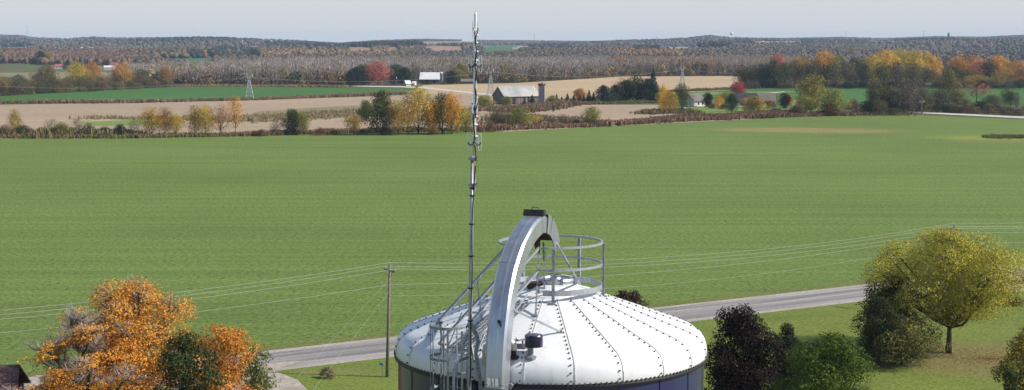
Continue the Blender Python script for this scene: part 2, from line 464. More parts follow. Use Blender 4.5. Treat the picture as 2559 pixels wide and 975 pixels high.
# distant flat fields
M_STUB = grassmat('stubble', (.26, .185, .12), (.33, .245, .165), (.40, .31, .21), fine=.35, big=.006, bump=.1, patch=0, rows=.16, rowamp=.09)
M_STUB2 = grassmat('pale_stubble', (.30, .215, .125), (.40, .29, .17), (.48, .36, .22), fine=.35, big=.006, bump=.1, patch=0, rows=.1, rowamp=.08)
M_GREEN2 = grassmat('alfalfa', (.035, .095, .020), (.052, .128, .026), (.075, .155, .035), fine=.3, big=.006, bump=.1, patch=0, rows=.1, rowamp=.06)
M_MEAD = grassmat('meadow', (.13, .12, .05), (.20, .175, .085), (.28, .23, .125), fine=.25, big=.01, bump=.1)
M_LIME = grassmat('rough_green', (.10, .16, .03), (.15, .21, .045), (.2, .26, .07), fine=.4, big=.02, bump=.1)
M_PALE = noisemat('pale_gravel_lane', (.42, .38, .33), (.55, .51, .45), .5, .95)
polymesh('stubble_field', [(-300, 268), (0, 262), (600, 252), (960, 240), (1170, 228), (1235, 245), (1300, 262), (1330, 300), (1280, 324), (1200, 329), (900, 334), (600, 343), (0, 349), (-300, 350)], M_STUB, dz=.02)
polymesh('stubble_field', [(1255, 330), (1330, 268), (1395, 262), (1660, 258), (1700, 284), (1850, 290), (1880, 298), (1500, 317)], M_STUB, dz=.05)
polymesh('stubble_field', [(1000, 232), (1060, 213), (1290, 208), (1560, 191), (1850, 189), (1850, 224), (1640, 236), (1500, 242), (1380, 248), (1240, 244), (1100, 236)], M_STUB2, dz=.06)
polymesh('green_meadow', [(-300, 240), (0, 231), (300, 222), (600, 215), (870, 220), (1045, 222), (1000, 235), (640, 249), (0, 261), (-300, 264)], M_GREEN2, dz=.10)
polymesh('green_meadow', [(1380, 252), (1500, 243), (1640, 238), (1860, 223), (2200, 214), (2700, 205), (2700, 262), (2200, 264), (1640, 262), (1400, 262)], M_GREEN2, dz=.10)
polymesh('grass_patch', [(190, 306), (330, 300), (420, 304), (430, 312), (250, 315)], M_LIME, dz=.06)
polymesh('fallow_strip', [(600, 298), (640, 280), (800, 268), (960, 262), (960, 290), (760, 300), (640, 306)], M_MEAD, dz=.07)
polymesh('house_lawn', [(1670, 284), (1690, 252), (2000, 250), (2100, 280), (1900, 287), (1720, 286)], M_LIME, dz=.14)
polymesh('lane', [(1005, 216), (1060, 218), (1235, 237), (1236, 241), (1060, 222), (1005, 219)], M_PALE, dz=.16)
polymesh('lane', [(560, 207), (640, 213), (870, 214.5), (1005, 216), (1005, 219), (870, 217), (640, 215.5), (560, 209)], M_PALE, dz=.2)
polymesh('lane', [(2180, 276), (2270, 279), (2420, 286), (2700, 299), (2700, 304), (2420, 290), (2270, 282.5), (2180, 279)], M_PALE, dz=.16)
polymesh('lane', [(1640, 236), (1800, 231), (2000, 229), (2000, 231), (1850, 236), (1640, 238)], M_LIME, dz=.2)
polymesh('lane', [(1860, 238), (1960, 230), (1962, 231.5), (1862, 240)], M_PALE, dz=.3)
polymesh('green_meadow', [(-300, 166), (60, 164), (95, 165), (100, 172), (60, 174), (-300, 176)], M_GREEN2, dz=.3)
polymesh('dry_meadow', [(-300, 176), (60, 174), (340, 172), (345, 200), (0, 205), (-300, 206)], M_MEAD, dz=.2)

# fields on the hills
FQ = []
def hillfield(name, a, b_, c, d, mt, lift=.9):
    """quad in px: left-top, right-top, right-bottom, left-bottom, draped on the slope"""
    nu, nv = 16, 6; V = []
    for j in range(nv + 1):
        for i in range(nu + 1):
            u, v = i / nu, j / nv
            top = np.array(a) * (1-u) + np.array(b_) * u; bot = np.array(d) * (1-u) + np.array(c) * u
            p = top * (1 - v) + bot * v
            V.append(tuple(G(p[0], p[1], lift)))
    q = [(j*(nu+1)+i, j*(nu+1)+i+1, (j+1)*(nu+1)+i+1, (j+1)*(nu+1)+i) for j in range(nv) for i in range(nu)]
    g = Geo(); g.add(V, q); tag(g.build(name, mt), kind='structure')
    FQ.append((a, b_, c, d))
M_HB = grassmat('ploughed_hill', (.22, .13, .09), (.28, .17, .115), (.33, .21, .14), fine=.05, big=.004, bump=0)
M_HT = grassmat('tan_hill', (.27, .19, .12), (.34, .25, .16), (.4, .3, .2), fine=.05, big=.004, bump=0)
M_HG = grassmat('green_hill', (.05, .10, .04), (.06, .12, .045), (.08, .14, .05), fine=.05, big=.004, bump=0)
hillfield('hill_field', (866, 119), (925, 120), (930, 131), (880, 131), M_HB)
hillfield('hill_field', (968, 119), (990, 119), (1000, 131), (975, 131), M_HB)
hillfield('hill_field', (1040, 105), (1190, 103), (1200, 112), (1060, 113), M_HB)
hillfield('hill_field', (1060, 117), (1150, 117), (1160, 133), (1080, 134), M_HB)
hillfield('hill_field', (1200, 116), (1290, 113), (1300, 134), (1215, 136), M_HG)
hillfield('hill_field', (1280, 115), (1325, 116), (1325, 122), (1280, 124), M_HT)
hillfield('hill_field', (1650, 119), (1754, 118), (1754, 127), (1650, 127), M_HT)
hillfield('hill_field', (1846, 110), (1888, 110), (1888, 118), (1846, 118), M_HG)
hillfield('hill_field', (1888, 105), (2003, 104), (2003, 108), (1888, 109), M_HT)
hillfield('hill_field', (578, 119), (650, 116), (650, 124), (578, 125), M_HB)
hillfield('hill_field', (400, 148), (530, 147), (540, 159), (400, 160), M_HG)
hillfield('hill_field', (465, 163), (600, 162), (600, 174), (465, 176), M_LIME)
hillfield('hill_field', (0, 119), (66, 120), (66, 124), (0, 123), M_HT)
hillfield('hill_field', (2180, 104), (2240, 104), (2240, 108), (2180, 108), M_HT)

# ------------------------------------------------------------------ trees
def fnoise(P, f, seed):
    rs = np.random.RandomState(seed); o = 0
    for i in range(5):
        k = rs.normal(size=3) * f * (1 + .6 * i); o = o + np.sin(P @ k + rs.uniform(0, 6.28)) / (1 + .5 * i)
    return o / 2.2

def env(shape, t):
    if shape == 'round': return np.sqrt(np.clip(1 - (2*t - 1)**2, 0, 1)) ** .85
    if shape == 'oval': return np.sqrt(np.clip(1 - np.abs(2*t - .85)**2.3 / 1.45, 0, 1))
    if shape == 'vase': return np.clip(np.sin(np.clip(t, 0, 1) ** .75 * math.pi), 0, 1) ** .6 * (.75 + .25 * t)
    if shape == 'shrub': return np.sqrt(np.clip(1 - t**2.2, 0, 1))
    if shape == 'cone': return np.clip(1 - t, 0, 1) ** .8
    if shape == 'flame': return np.clip(np.sin(np.clip(t*.92 + .08, 0, 1) ** .7 * math.pi), 0, 1) ** .75
    return np.ones_like(t)

def gen_tree(seed, H=1.0, Wd=1.0, trunk=.2, shape='round', lobes=14, leaves=2500, leaf=.03, tr=.02, gap=.0, twigs=0, twr=.35, lobe_r=(.16, .27), low=0.0, keep=None, sides=5, squash=1.0, multi=1, fill=.55, branch_k=1.0, twk=.07):
    rs = np.random.RandomState(seed)
    ch = H * (1 - trunk)
    LB = []
    for i in range(lobes):
        t = (i + rs.uniform(.1, .9)) / lobes
        a = i * 2.4 + rs.uniform(-.5, .5)
        e = float(env(shape, np.array(t)))
        lr = rs.uniform(*lobe_r) * Wd * (.6 + .4 * e)
        rad = max(e * Wd / 2 - lr * .85, 0) * rs.uniform(.75, 1.0)
        if i % 4 == 3: rad *= .35
        LB.append((np.array([rad * math.sin(a), rad * math.cos(a), H*trunk + ch * (t * .86 + .07)]), lr))
    LB.append((np.array([0, 0, H*trunk + ch*.52]), .24 * Wd))
    # branches
    B = Geo()
    stems = []
    for k in range(multi):
        bx, by = (rs.uniform(-1, 1, 2) * (.10 * Wd if multi > 1 else 0))
        pts = [np.array([0, 0, -.02*H]) if multi == 1 else np.array([bx*.2, by*.2, -.02*H])]
        top = H * (trunk + (1-trunk) * .72)
        for j in range(1, 7):
            f = j / 6
            pts.append(np.array([bx*f*1.5 + rs.uniform(-1, 1)*.012*H, by*f*1.5 + rs.uniform(-1, 1)*.012*H, top * f]))
        rr = [tr*1.35] + [tr * (1 - .85 * (j/6)) for j in range(1, 7)]
        B.tube(pts, np.array(rr) / math.sqrt(multi) * (1.1 if multi > 1 else 1), 7 if sides > 4 else 5)
        stems.append(np.array(pts))
    subs = []
    for (c, r_) in LB:
        st = stems[rs.randint(multi)]
        zt = max(H * trunk * .75, c[2] - np.hypot(c[0], c[1]) * 1.0 - .08 * H)
        zt = min(zt, st[-1][2])
        s = np.array([np.interp(zt, st[:, 2], st[:, 0]), np.interp(zt, st[:, 2], st[:, 1]), zt])
        mid = (s + c) / 2 + np.array([0, 0, -.04*H]) + rs.normal(size=3) * .012 * H
        r0 = tr * .5 * branch_k * (1 - .6 * (zt / H))
        B.tube([s, mid, c], [r0, r0*.7, r0*.4], 4, cap=False)
        for k in range(3 if twigs < 1000 else 6):
            d = unit(rs.normal(size=3) + np.array([0, 0, .5 if twigs < 1000 else 1.1])); e2 = c + d * r_ * .85
            B.tube([c, (c + e2)/2 + rs.normal(size=3)*.01*H, e2], [r0*.35, r0*.25, r0*.12], 3, cap=False)
            subs.append((c, e2))
    if twigs:
        K = len(subs)
        for k in range(twigs):
            c, e2 = subs[rs.randint(K)]
            p0 = c + (e2 - c) * rs.uniform(.3, 1); d = unit(unit(e2 - c) * .6 + rs.normal(size=3) * .6 + np.array([0, 0, .35]))
            B.tube([p0, p0 + d * twr * .16 * Wd * rs.uniform(.6, 1.4)], [tr*twk, tr*twk*.4], 3, cap=False, m=1 if twk < .07 else 0)
    # leaves
    Lf = Geo()
    cs = np.array([l[0] for l in LB]); rr = np.array([l[1] for l in LB])
    if keep is not None:
        ok = np.array([keep(c / np.array([Wd, Wd, H])) for c in cs]); 
        if ok.any(): cs, rr = cs[ok], rr[ok]
    pr = rr**2 / (rr**2).sum()
    n = int(leaves * (1.4 if gap else 1.0))
    li = rs.choice(len(cs), n, p=pr)
    d = unit(rs.normal(size=(n, 3)) + np.array([0, 0, .25]))
    k = fill + (1.04 - fill) * rs.uniform(0, 1, n) ** .7
    nz = fnoise(d * 2.0 + cs[li] * 7 / Wd, 2.2, seed + 5)
    dist = rr[li] * k * (1 + .16 * nz)
    P = cs[li] + d * dist[:, None] * np.array([1, 1, squash])
    if gap:
        g_ = fnoise(P / Wd, 16, seed + 9); ok = g_ > (gap * 1.4 - .7)
        P, d, li = P[ok][:leaves], d[ok][:leaves], li[ok][:leaves]
    ok = P[:, 2] > low * H; P, d, li = P[ok], d[ok], li[ok]
    lobecol = rs.uniform(0, 1, len(cs))
    v = np.clip(.5 * lobecol[li] + .5 * (.5 + .5 * fnoise(P / Wd, 9, seed + 2)) + rs.normal(size=len(P)) * .16, 0, 1)
    br = np.clip(rs.normal(size=len(P)) * .2 + .5, 0, 1)
    Nn = d * .85 + rs.normal(size=d.shape) * .45 + np.array([0, 0, .2])
    sxy = (Wd / 2) / np.percentile(np.hypot(P[:, 0], P[:, 1]), 90); sz_ = H / np.percentile(P[:, 2], 99.7)
    P = P * np.array([sxy, sxy, sz_])
    for i_ in range(len(B.V)): 
        B.V[i_] = B.V[i_] * np.array([sxy, sxy, sz_]) if (i_ >= multi) else B.V[i_] * np.array([1, 1, sz_])
    Lf.leaves(P, Nn, leaf * rs.uniform(.6, 1.3, len(P)), np.stack([v, br], 1), rs=rs)
    return B, Lf

def gen_spruce(seed, leaves=2600, leaf=.035, tiers=11, full=1.0):
    rs = np.random.RandomState(seed)
    B = Geo(); B.tube([(0, 0, -.02), (0, 0, .5), (0, 0, .98)], [.022, .014, .003], 5)
    t = rs.uniform(0, 1, leaves) ** 1.35
    a = rs.uniform(0, 2*math.pi, leaves)
    saw = (t * tiers + .25 * np.sin(3*a + seed)) % 1
    lobe = 1 + .14 * np.sin(a * 5 + t * 20 + seed) + .08 * np.sin(a * 11 + t * 31)
    e = (1 - t) ** .85 * (1.0 - .32 * saw) * lobe * full
    k = np.sqrt(rs.uniform(.25, 1, leaves))
    r_ = .5 * e * k
    P = np.stack([r_*np.sin(a), r_*np.cos(a), .04 + t*.96 - .06 * k * e], 1)
    d = np.stack([np.sin(a), np.cos(a), np.full_like(a, .5)], 1)
    L_ = Geo(); L_.leaves(P, d + rs.normal(size=d.shape)*.45, leaf * rs.uniform(.6, 1.3, leaves) * (.5 + .6*(1-t)), np.stack([np.clip(rs.normal(size=leaves)*.2+.5, 0, 1), np.clip(rs.normal(size=leaves)*.22+.5, 0, 1)], 1), rs=rs)
    return B, L_

DUM = leafmat((.1, .1, .03), (.1, .1, .03))
LIB = {}
def lib(name, gen):
    B, Lf = gen
    LIB[name] = (B.mesh(name + '_trunk', BARK, True), Lf.mesh(name + '_crown', DUM))
lib('r1', gen_tree(11, trunk=.16, lobes=16, leaves=5460, leaf=0.018, gap=.12))
lib('r2', gen_tree(12, trunk=.22, lobes=13, leaves=5040, leaf=0.018, gap=.16))
lib('r3', gen_tree(13, trunk=.12, lobes=18, leaves=5880, leaf=0.018, shape='oval', gap=.1))
lib('o1', gen_tree(14, trunk=.18, lobes=15, leaves=5040, leaf=0.017, shape='oval', gap=.1))
lib('o2', gen_tree(15, trunk=.08, lobes=16, leaves=5460, leaf=0.018, shape='flame', gap=.2, multi=2))
lib('d1', gen_tree(16, trunk=.05, lobes=18, leaves=7560, leaf=0.020, shape='oval'))
lib('d2', gen_tree(17, trunk=.10, lobes=16, leaves=7140, leaf=0.020, shape='flame'))
lib('s1', gen_tree(18, trunk=.0, lobes=12, leaves=4620, leaf=0.023, shape='shrub', tr=.012, multi=3))
lib('s2', gen_tree(19, trunk=.0, lobes=10, leaves=3780, leaf=0.023, shape='shrub', tr=.012, gap=.3, multi=3))
lib('p1', gen_tree(20, trunk=.22, lobes=14, leaves=1575, leaf=0.017, gap=.4, twigs=160, twr=.8, multi=3, tr=.016, branch_k=1.3))
lib('p2', gen_tree(21, trunk=.3, lobes=13, leaves=2100, leaf=0.017, gap=.4, twigs=140, twr=.8, tr=.018, shape='vase'))
lib('b1', gen_tree(22, trunk=.08, lobes=17, leaves=2600, leaf=.011, fill=.3, twigs=420, twr=.9, multi=3, tr=.02, branch_k=1.4))
lib('c1', gen_spruce(23)); lib('c2', gen_spruce(24, tiers=9, full=.92)); lib('c3', gen_spruce(25, leaves=2200, tiers=7, full=.85))

OL = (.105, .10, .022); GO = (.62, .36, .04); ORG = (.62, .25, .035); GRN = (.05, .085, .016); DGR = (.017, .034, .011); BLK = (.009, .016, .008)
YG = (.32, .31, .05); BRN = (.15, .095, .05); RED = (.36, .07, .04); CRI = (.32, .02, .045); PNK = (.50, .17, .12); TAN = (.22, .17, .085)
YEL = (.68, .44, .05); PUR = (.03, .012, .018); GBR = (.13, .105, .075); RB = (.17, .075, .045); BLG = (.018, .042, .032); GRY = (.2, .175, .15)

def place_tree(kind, x, y, z, h, wdt, ca, cb, label, name='tree', group=None, rz=None, cat=None, bark=None):
    r_ = empty(name, (x, y, z), rnd.uniform(0, 6.28) if rz is None else rz)
    r_.scale = (wdt, wdt, h)
    tag(r_, label, cat or ('shrub' if name == 'shrub' else 'tree'), group)
    for nm, me, mt in (('trunk', LIB[kind][0], bark or BARK), ('crown', LIB[kind][1], leafmat(ca, cb))):
        o = bpy.data.objects.new(nm, me); COL.objects.link(o); o.parent = r_
        o.material_slots[0].link = 'OBJECT'; o.material_slots[0].material = mt
    return r_

def T(kind, px, base, top, wpx, ca, cb, label, name='tree', group=None, **k):
    p = G(px, base); d = p[1] * cp + (CH - p[2]) * sp
    return place_tree(kind, p[0], p[1], p[2] - .05, (base - top) * d / F, 1.08 * wpx * d / F, ca, cb, label, name, group, **k)

# ---
HG = 'trees along the far edge of the green field'
T('o1', 38, 342, 272, 34, YEL, OL, 'small thin yellow tree standing alone at far left of the field edge', group=HG)
T('o1', 380, 342, 267, 52, OL, GO, 'olive tree with dark left side, left one of three beside the rusty orange tree', group=HG)
T('o1', 413, 342, 266, 40, ORG, OL, 'rusty orange tree between an olive tree and a small yellow one', group=HG)
T('r2', 441, 342, 284, 36, GO, YG, 'small yellow tree just right of the rusty orange tree', group=HG)
T('o1', 487, 341, 262, 46, GO, OL, 'golden olive tree of a close pair in the field hedgerow', group=HG)
T('o1', 514, 341, 260, 40, YG, GO, 'yellower right hand tree of the close pair in the hedgerow', group=HG)
T('p1', 552, 341, 258, 62, BRN, ORG, 'brown half bare tree with several splayed trunks', group=HG)
T('p2', 588, 340, 238, 50, GO, ORG, 'tall golden tree with long clear trunk at right of the half bare one', group=HG)
T('b1', 690, 338, 300, 36, GBR, TAN, 'little bare grey tree left of the round green and yellow one', group=HG)
T('d1', 733, 337, 272, 46, GRN, DGR, 'dense round tree with dark green leaves, standing alone against the stubble', group=HG)
T('r1', 757, 338, 280, 32, YG, OL, 'narrow yellow tree touching the dense dark green tree', group=HG)
T('r2', 884, 338, 284, 44, GO, OL, 'small orange yellow tree left of the big clump', group=HG)
T('d1', 916, 303, 250, 38, OL, GRN, 'olive tree behind the left end of the big clump', group=HG)
T('d2', 956, 337, 228, 68, OL, DGR, 'tall dark olive tree at the left end of the big clump', group=HG)
T('o1', 995, 338, 250, 48, OL, GO, 'middling olive gold tree second from the left in the big clump', group=HG)
T('p1', 1020, 338, 238, 46, BRN, GO, 'thin brown branched tree inside the big clump', group=HG)
T('r3', 1045, 335, 216, 82, GO, YG, 'tallest golden tree in the middle of the big clump', group=HG)
T('o1', 1082, 336, 252, 50, GO, ORG, 'low orange gold tree at the foot of the tallest golden tree', group=HG)
T('r3', 1105, 335, 232, 74, OL, DGR, 'dark heavy tree with orange top, right part of the big clump', group=HG)
T('r1', 1128, 336, 230, 52, ORG, GO, 'orange topped tree behind the right part of the big clump', group=HG)
T('r2', 1143, 334, 258, 42, YG, GO, 'bright yellow low tree at the right end of the big clump', group=HG)
T('o2', 1163, 333, 266, 38, OL, YG, 'small olive tree just left of the mast', group=HG)
T('d1', 1207, 272, 238, 52, OL, YG, 'rounded olive bush tree right of the mast, left of the old barn', group=HG)
T('b1', 1180, 300, 262, 44, GBR, BRN, 'grey twiggy bush behind the mast', group=HG)
T('r1', 1243, 321, 274, 42, OL, GBR, 'olive tree below the old barn, left of a yellow green one', group=HG)
T('r3', 1298, 322, 268, 58, YG, OL, 'yellow green rounded tree below the old barn', group=HG)
T('b1', 1270, 320, 270, 36, GBR, OL, 'grey leafless tree touching the yellow green tree below the barn', group=HG)
T('r2', 1339, 314, 288, 26, YG, GO, 'small yellow tree right of the yellow green one below the barn', group=HG)
T('b1', 1405, 312, 284, 34, TAN, OL, 'small grey green sapling in the brown weeds', group=HG)
T('r1', 1480, 316, 266, 42, YG, OL, 'lone yellow green willow leaning over the field edge', group=HG)
T('b1', 130, 342, 296, 44, TAN, OL, 'pale twiggy bush left in the hedgerow', 'shrub')
T('b1', 195, 342, 292, 50, TAN, YG, 'larger pale twiggy bush left in the hedgerow', 'shrub')
T('s1', 58, 343, 312, 58, DGR, OL, 'dark green spreading bush near the left edge of the hedgerow', 'shrub')
T('s1', 155, 344, 306, 50, YG, OL, 'yellow green low bush left in the hedgerow', 'shrub')
T('s1', 300, 343, 310, 42, BLK, DGR, 'very dark round bush in the hedgerow', 'shrub')
T('s1', 262, 343, 316, 40, DGR, OL, 'dark bush just left of the very dark round one', 'shrub')
T('b1', 335, 343, 298, 34, TAN, GBR, 'pale bare bush right of the very dark round one', 'shrub')
T('s2', 105, 343, 318, 44, OL, TAN, 'olive tan bush between two yellow green ones', 'shrub')
T('s2', 225, 343, 308, 46, OL, GBR, 'brownish olive bush in the left hedgerow', 'shrub')
T('s2', 14, 344, 310, 48, TAN, BRN, 'tan brown bush cut by the left edge', 'shrub')
for i, (px, b0, t0, w0) in enumerate([(640, 340, 326, 30), (655, 341, 322, 26), (800, 338, 318, 34), (832, 338, 324, 24), (965, 337, 316, 30), (905, 336, 322, 24), (1080, 337, 322, 28), (1225, 330, 305, 30), (1350, 318, 300, 36), (1380, 316, 296, 36), (1440, 315, 298, 34), (1415, 316, 300, 30), (1505, 312, 300, 28), (1190, 330, 312, 30)]):
    T('s2', px, b0, t0, w0, RB, BRN, 'low reddish brown bush in the weeds along the field edge', 'shrub', group='brown bushes along the field edge')

FG = 'trees around the old barn and the houses'
T('s2', 1310, 268, 254, 24, BLG, DGR, 'dark bluish bush against the barn wall', 'shrub')
T('d1', 1268, 272, 240, 26, OL, YG, 'yellow olive bush before the barn wall at its left corner', 'shrub')
T('d1', 1380, 262, 238, 24, YG, OL, 'yellow bush right of the stave silo', 'shrub')
T('c1', 1330, 263, 236, 24, BLG, DGR, 'dark spruce right before the barn wall', 'spruce_tree', cat='spruce')
T('c2', 1360, 262, 238, 18, DGR, BLG, 'dark spruce at the foot of the stave silo', 'spruce_tree', cat='spruce')
for i, (px, t0, w0, lb) in enumerate([(1391, 234, 16, 'first little spruce from the stave silo in the row'), (1404, 240, 14, 'smallest spruce of the row, second from the silo'), (1418, 232, 22, 'wide spruce third in the row from the silo'), (1434, 236, 18, 'spruce fourth in the row from the silo'), (1449, 236, 18, 'spruce under the rusty round tree, left one'), (1459, 236, 18, 'spruce under the rusty round tree, right one'), (1472, 224, 24, 'tallest spruce of the young row'), (1483, 230, 22, 'last spruce of the young row beside the dark pines')]):
    T('c%d' % (1 + i % 3), px, 257, t0, w0, BLG, DGR, lb, 'spruce_tree', group='row of young spruces', cat='spruce')
T('d1', 1447, 250, 221, 36, RB, ORG, 'round rusty tree behind the row of young spruces', group=FG)
T('d2', 1507, 258, 213, 42, BLK, DGR, 'round near black evergreen at left of the dark grove', 'evergreen_tree', group=FG)
T('d2', 1538, 257, 212, 40, BLK, BLG, 'dark evergreen second in the grove', 'evergreen_tree', group=FG)
T('d1', 1563, 256, 200, 46, DGR, BLK, 'taller dark evergreen in the middle of the grove', 'evergreen_tree', group=FG)
T('d1', 1590, 256, 190, 50, DGR, GRN, 'broad green topped evergreen in the grove', 'evergreen_tree', group=FG)
T('d2', 1620, 257, 196, 50, BLK, DGR, 'dark evergreen below the tall pine', 'evergreen_tree', group=FG)
T('c1', 1632, 252, 170, 42, DGR, BLG, 'tall pointed pine rising over the dark grove', 'pine_tree', group=FG)
T('s1', 1527, 260, 238, 34, OL, DGR, 'olive bush before the dark grove', 'shrub')
T('p1', 1555, 250, 190, 50, RB, ORG, 'thin reddish tree behind the dark grove', group=FG)
T('o2', 1658, 282, 210, 38, YEL, GO, 'bright yellow orange tree right of the dark pines', group=FG)
T('r3', 1676, 284, 226, 32, GO, OL, 'duller gold tree between the bright yellow and the green tree', group=FG)
T('r3', 1703, 281, 208, 48, GRN, OL, 'full mid green tree left of the white house', group=FG)
T('d1', 1770, 268, 231, 27, PUR, BLK, 'small dark purple tree before the white house', group=FG)
T('o2', 1796, 272, 238, 24, ORG, GO, 'little orange tree between the two houses', group=FG)
T('r1', 1813, 262, 228, 36, YG, OL, 'yellow green tree behind the little orange one', group=FG)
T('d2', 1829, 280, 234, 31, DGR, GRN, 'dark green egg shaped tree before the dark roofed house', group=FG)
T('d1', 1843, 245, 203, 34, CRI, RED, 'crimson round tree rising behind the dark roofed house', group=FG)
T('d1', 1882, 280, 240, 54, GO, OL, 'round golden tree before the dark roofed house', group=FG)
T('s1', 1738, 246, 236, 30, YG, GO, 'low yellow hedge bush behind the white house', 'shrub')
T('s1', 1925, 272, 250, 30, GO, BRN, 'small tan bush right of the golden tree', 'shrub')
T('s1', 1780, 272, 260, 18, RED, BRN, 'small red bush by the little orange tree', 'shrub')
T('s1', 1808, 274, 260, 22, RB, BRN, 'small russet bush at the foot of the yellow green tree', 'shrub')
T('d1', 1962, 272, 232, 34, BLK, PUR, 'near black bush tree left of the big yellow willow', group=FG)
T('s1', 1972, 262, 234, 18, ORG, RED, 'small orange red bush beside the near black one', 'shrub')
T('r3', 2027, 284, 186, 84, (.36, .27, .05), OL, 'big yellow willow, tallest tree right of the houses', group=FG)
T('r1', 2012, 287, 238, 60, OL, YG, 'olive tree at the foot of the big yellow willow', group=FG)
T('r3', 2082, 289, 222, 68, YG, OL, 'yellow green tree right of the big yellow willow', group=FG)
T('s1', 2070, 290, 256, 50, DGR, RB, 'dark bush under the yellow green tree', 'shrub')
T('s1', 1990, 290, 262, 44, DGR, BRN, 'dark brown bush under the big yellow willow', 'shrub')
T('s1', 2002, 288, 270, 22, GO, OL, 'little golden bush at the field edge under the willow', 'shrub')
T('s2', 2132, 282, 248, 44, RB, TAN, 'russet bush in the gap right of the yellow green tree', 'shrub')
T('d1', 2186, 285, 206, 50, GBR, OL, 'grey olive tree at left end of the roadside thicket', group='roadside thicket')
T('d1', 2168, 287, 250, 34, BLK, DGR, 'dark small evergreen in the roadside thicket', group='roadside thicket')
T('d2', 2205, 284, 203, 30, DGR, OL, 'dark green narrow tree in the roadside thicket', group='roadside thicket')
T('b1', 2250, 284, 198, 72, GBR, OL, 'big grey brown half bare tree in the roadside thicket', group='roadside thicket')
T('b1', 2290, 280, 200, 60, GBR, BRN, 'second big half bare tree right in the thicket, browner', group='roadside thicket')
T('s1', 2240, 285, 226, 70, DGR, GBR, 'dark undergrowth tree filling the middle of the thicket', group='roadside thicket')
T('r1', 2198, 288, 250, 36, BRN, OL, 'brown olive bush at the end of the lane', 'shrub')
T('s1', 2232, 288, 270, 50, GRN, OL, 'low dark green bush where the field meets the lane', 'shrub')
T('r3', 2372, 262, 174, 52, (.24, .2, .07), OL, 'lumpy yellow olive willow above the thicket', group='roadside thicket')
T('b1', 2330, 278, 218, 56, OL, TAN, 'greenish half bare bush tree before the lumpy willow', group='roadside thicket')
T('b1', 2360, 272, 222, 50, YG, GBR, 'paler twiggy tree left of the red topped one', group='roadside thicket')
T('p2', 2440, 256, 205, 66, RED, PNK, 'low tree with spreading red crown, right of the thicket', group='roadside thicket')
T('p1', 2513, 258, 212, 36, GRN, OL, 'small dark leaved tree with open crown right of the red one', group='roadside thicket')
T('b1', 2540, 282, 226, 16, GRY, GRY, 'dead snag with a few stubs near the right edge', 'dead_tree')
T('b1', 2492, 276, 240, 12, GRY, GRY, 'thin dead stem left of the dead snag', 'dead_tree')
T('s1', 2413, 268, 248, 36, DGR, GBR, 'dark bush under the red topped tree, left one', 'shrub')
T('s1', 2450, 272, 252, 40, DGR, BLK, 'darker bush under the red topped tree, right one', 'shrub')
sh = np.random.RandomState(5)
for i in range(26):
    px = 2255 + i * 12.5 + sh.uniform(-4, 4); base = 280 + (px - 2270) * .045 - sh.uniform(2, 9)
    ca, cb = [(OL, TAN), (RB, GBR), (DGR, OL), (TAN, GBR), (GBR, OL)][sh.randint(5)]
    T('s1' if i % 2 else 's2', px, base, base - sh.uniform(14, 28), sh.uniform(26, 46), ca, cb, 'mixed low bush in the strip behind the pale lane', 'shrub', group='bushes behind the pale lane')

for (px, b0, t0, w0, ca, cb, lb) in [(2222, 285, 214, 54, GBR, OL, 'grey brown rounded tree just right of the narrow dark green one'), (2268, 284, 206, 60, (.17, .13, .085), GBR, 'brown dense crowned tree between the two big half bare trees'), (2305, 283, 218, 50, OL, GBR, 'dull olive tree at the middle of the thicket behind the lane pole'),
                                    (2345, 281, 226, 56, GBR, DGR, 'dark grey green tree low in the thicket below the lumpy willow'), (2392, 276, 224, 52, OL, TAN, 'tan olive tree between the lumpy willow and the red topped tree'), (2480, 268, 236, 50, GBR, OL, 'low grey brown tree right of the red topped tree'), (2525, 266, 228, 40, OL, DGR, 'small olive tree by the right edge in front of the meadow')]:
    T('r3', px, b0, t0, w0, ca, cb, lb, group='roadside thicket')
# far side of the left green meadow: mixed trees
WL = 'tree line behind the left green meadow'
LT = [(-10, 240, 186, 50, OL, GO), (22, 238, 190, 46, DGR, OL), (48, 236, 186, 44, GBR, DGR), (76, 234, 200, 36, TAN, OL), (100, 232, 176, 46, GBR, OL), (120, 231, 158, 44, OL, TAN), (146, 230, 196, 40, TAN, BRN), (170, 228, 192, 38, RB, TAN),
      (192, 226, 154, 48, YG, GO), (212, 225, 168, 36, GO, OL), (232, 223, 152, 44, TAN, ORG), (242, 224, 186, 22, YEL, GO), (262, 222, 190, 36, GBR, TAN), (296, 220, 160, 40, TAN, ORG), (312, 219, 152, 36, GO, TAN), (330, 218, 178, 30, OL, BRN), (285, 221, 182, 30, DGR, OL),
      (354, 217, 172, 34, GBR, OL), (415, 216, 164, 30, OL, ORG)]
LX = [(10, 240, 192, 40, TAN, OL), (36, 239, 198, 40, OL, GBR), (62, 237, 194, 42, GBR, TAN), (90, 235, 190, 42, OL, TAN), (112, 234, 196, 38, TAN, GBR), (134, 232, 190, 40, GBR, OL), (158, 231, 194, 40, OL, TAN), (182, 229, 188, 40, TAN, OL), (204, 228, 192, 38, GBR, OL), (222, 226, 188, 38, OL, TAN), (250, 225, 190, 38, TAN, RB), (272, 223, 192, 38, GBR, TAN), (300, 221, 186, 36, OL, BRN), (322, 219, 184, 36, TAN, OL), (345, 218, 186, 34, GBR, BRN), (28, 238, 204, 36, DGR, OL), (44, 238, 200, 34, DGR, BRN)]
for (px, b0, t0, w0, ca, cb) in LX:
    T('r1' if (px // 7) % 2 else 'b1', px, b0, t0, w0, ca, cb, 'half leafed tan and olive tree filling the meadow tree line', group='filler trees of the meadow tree line')
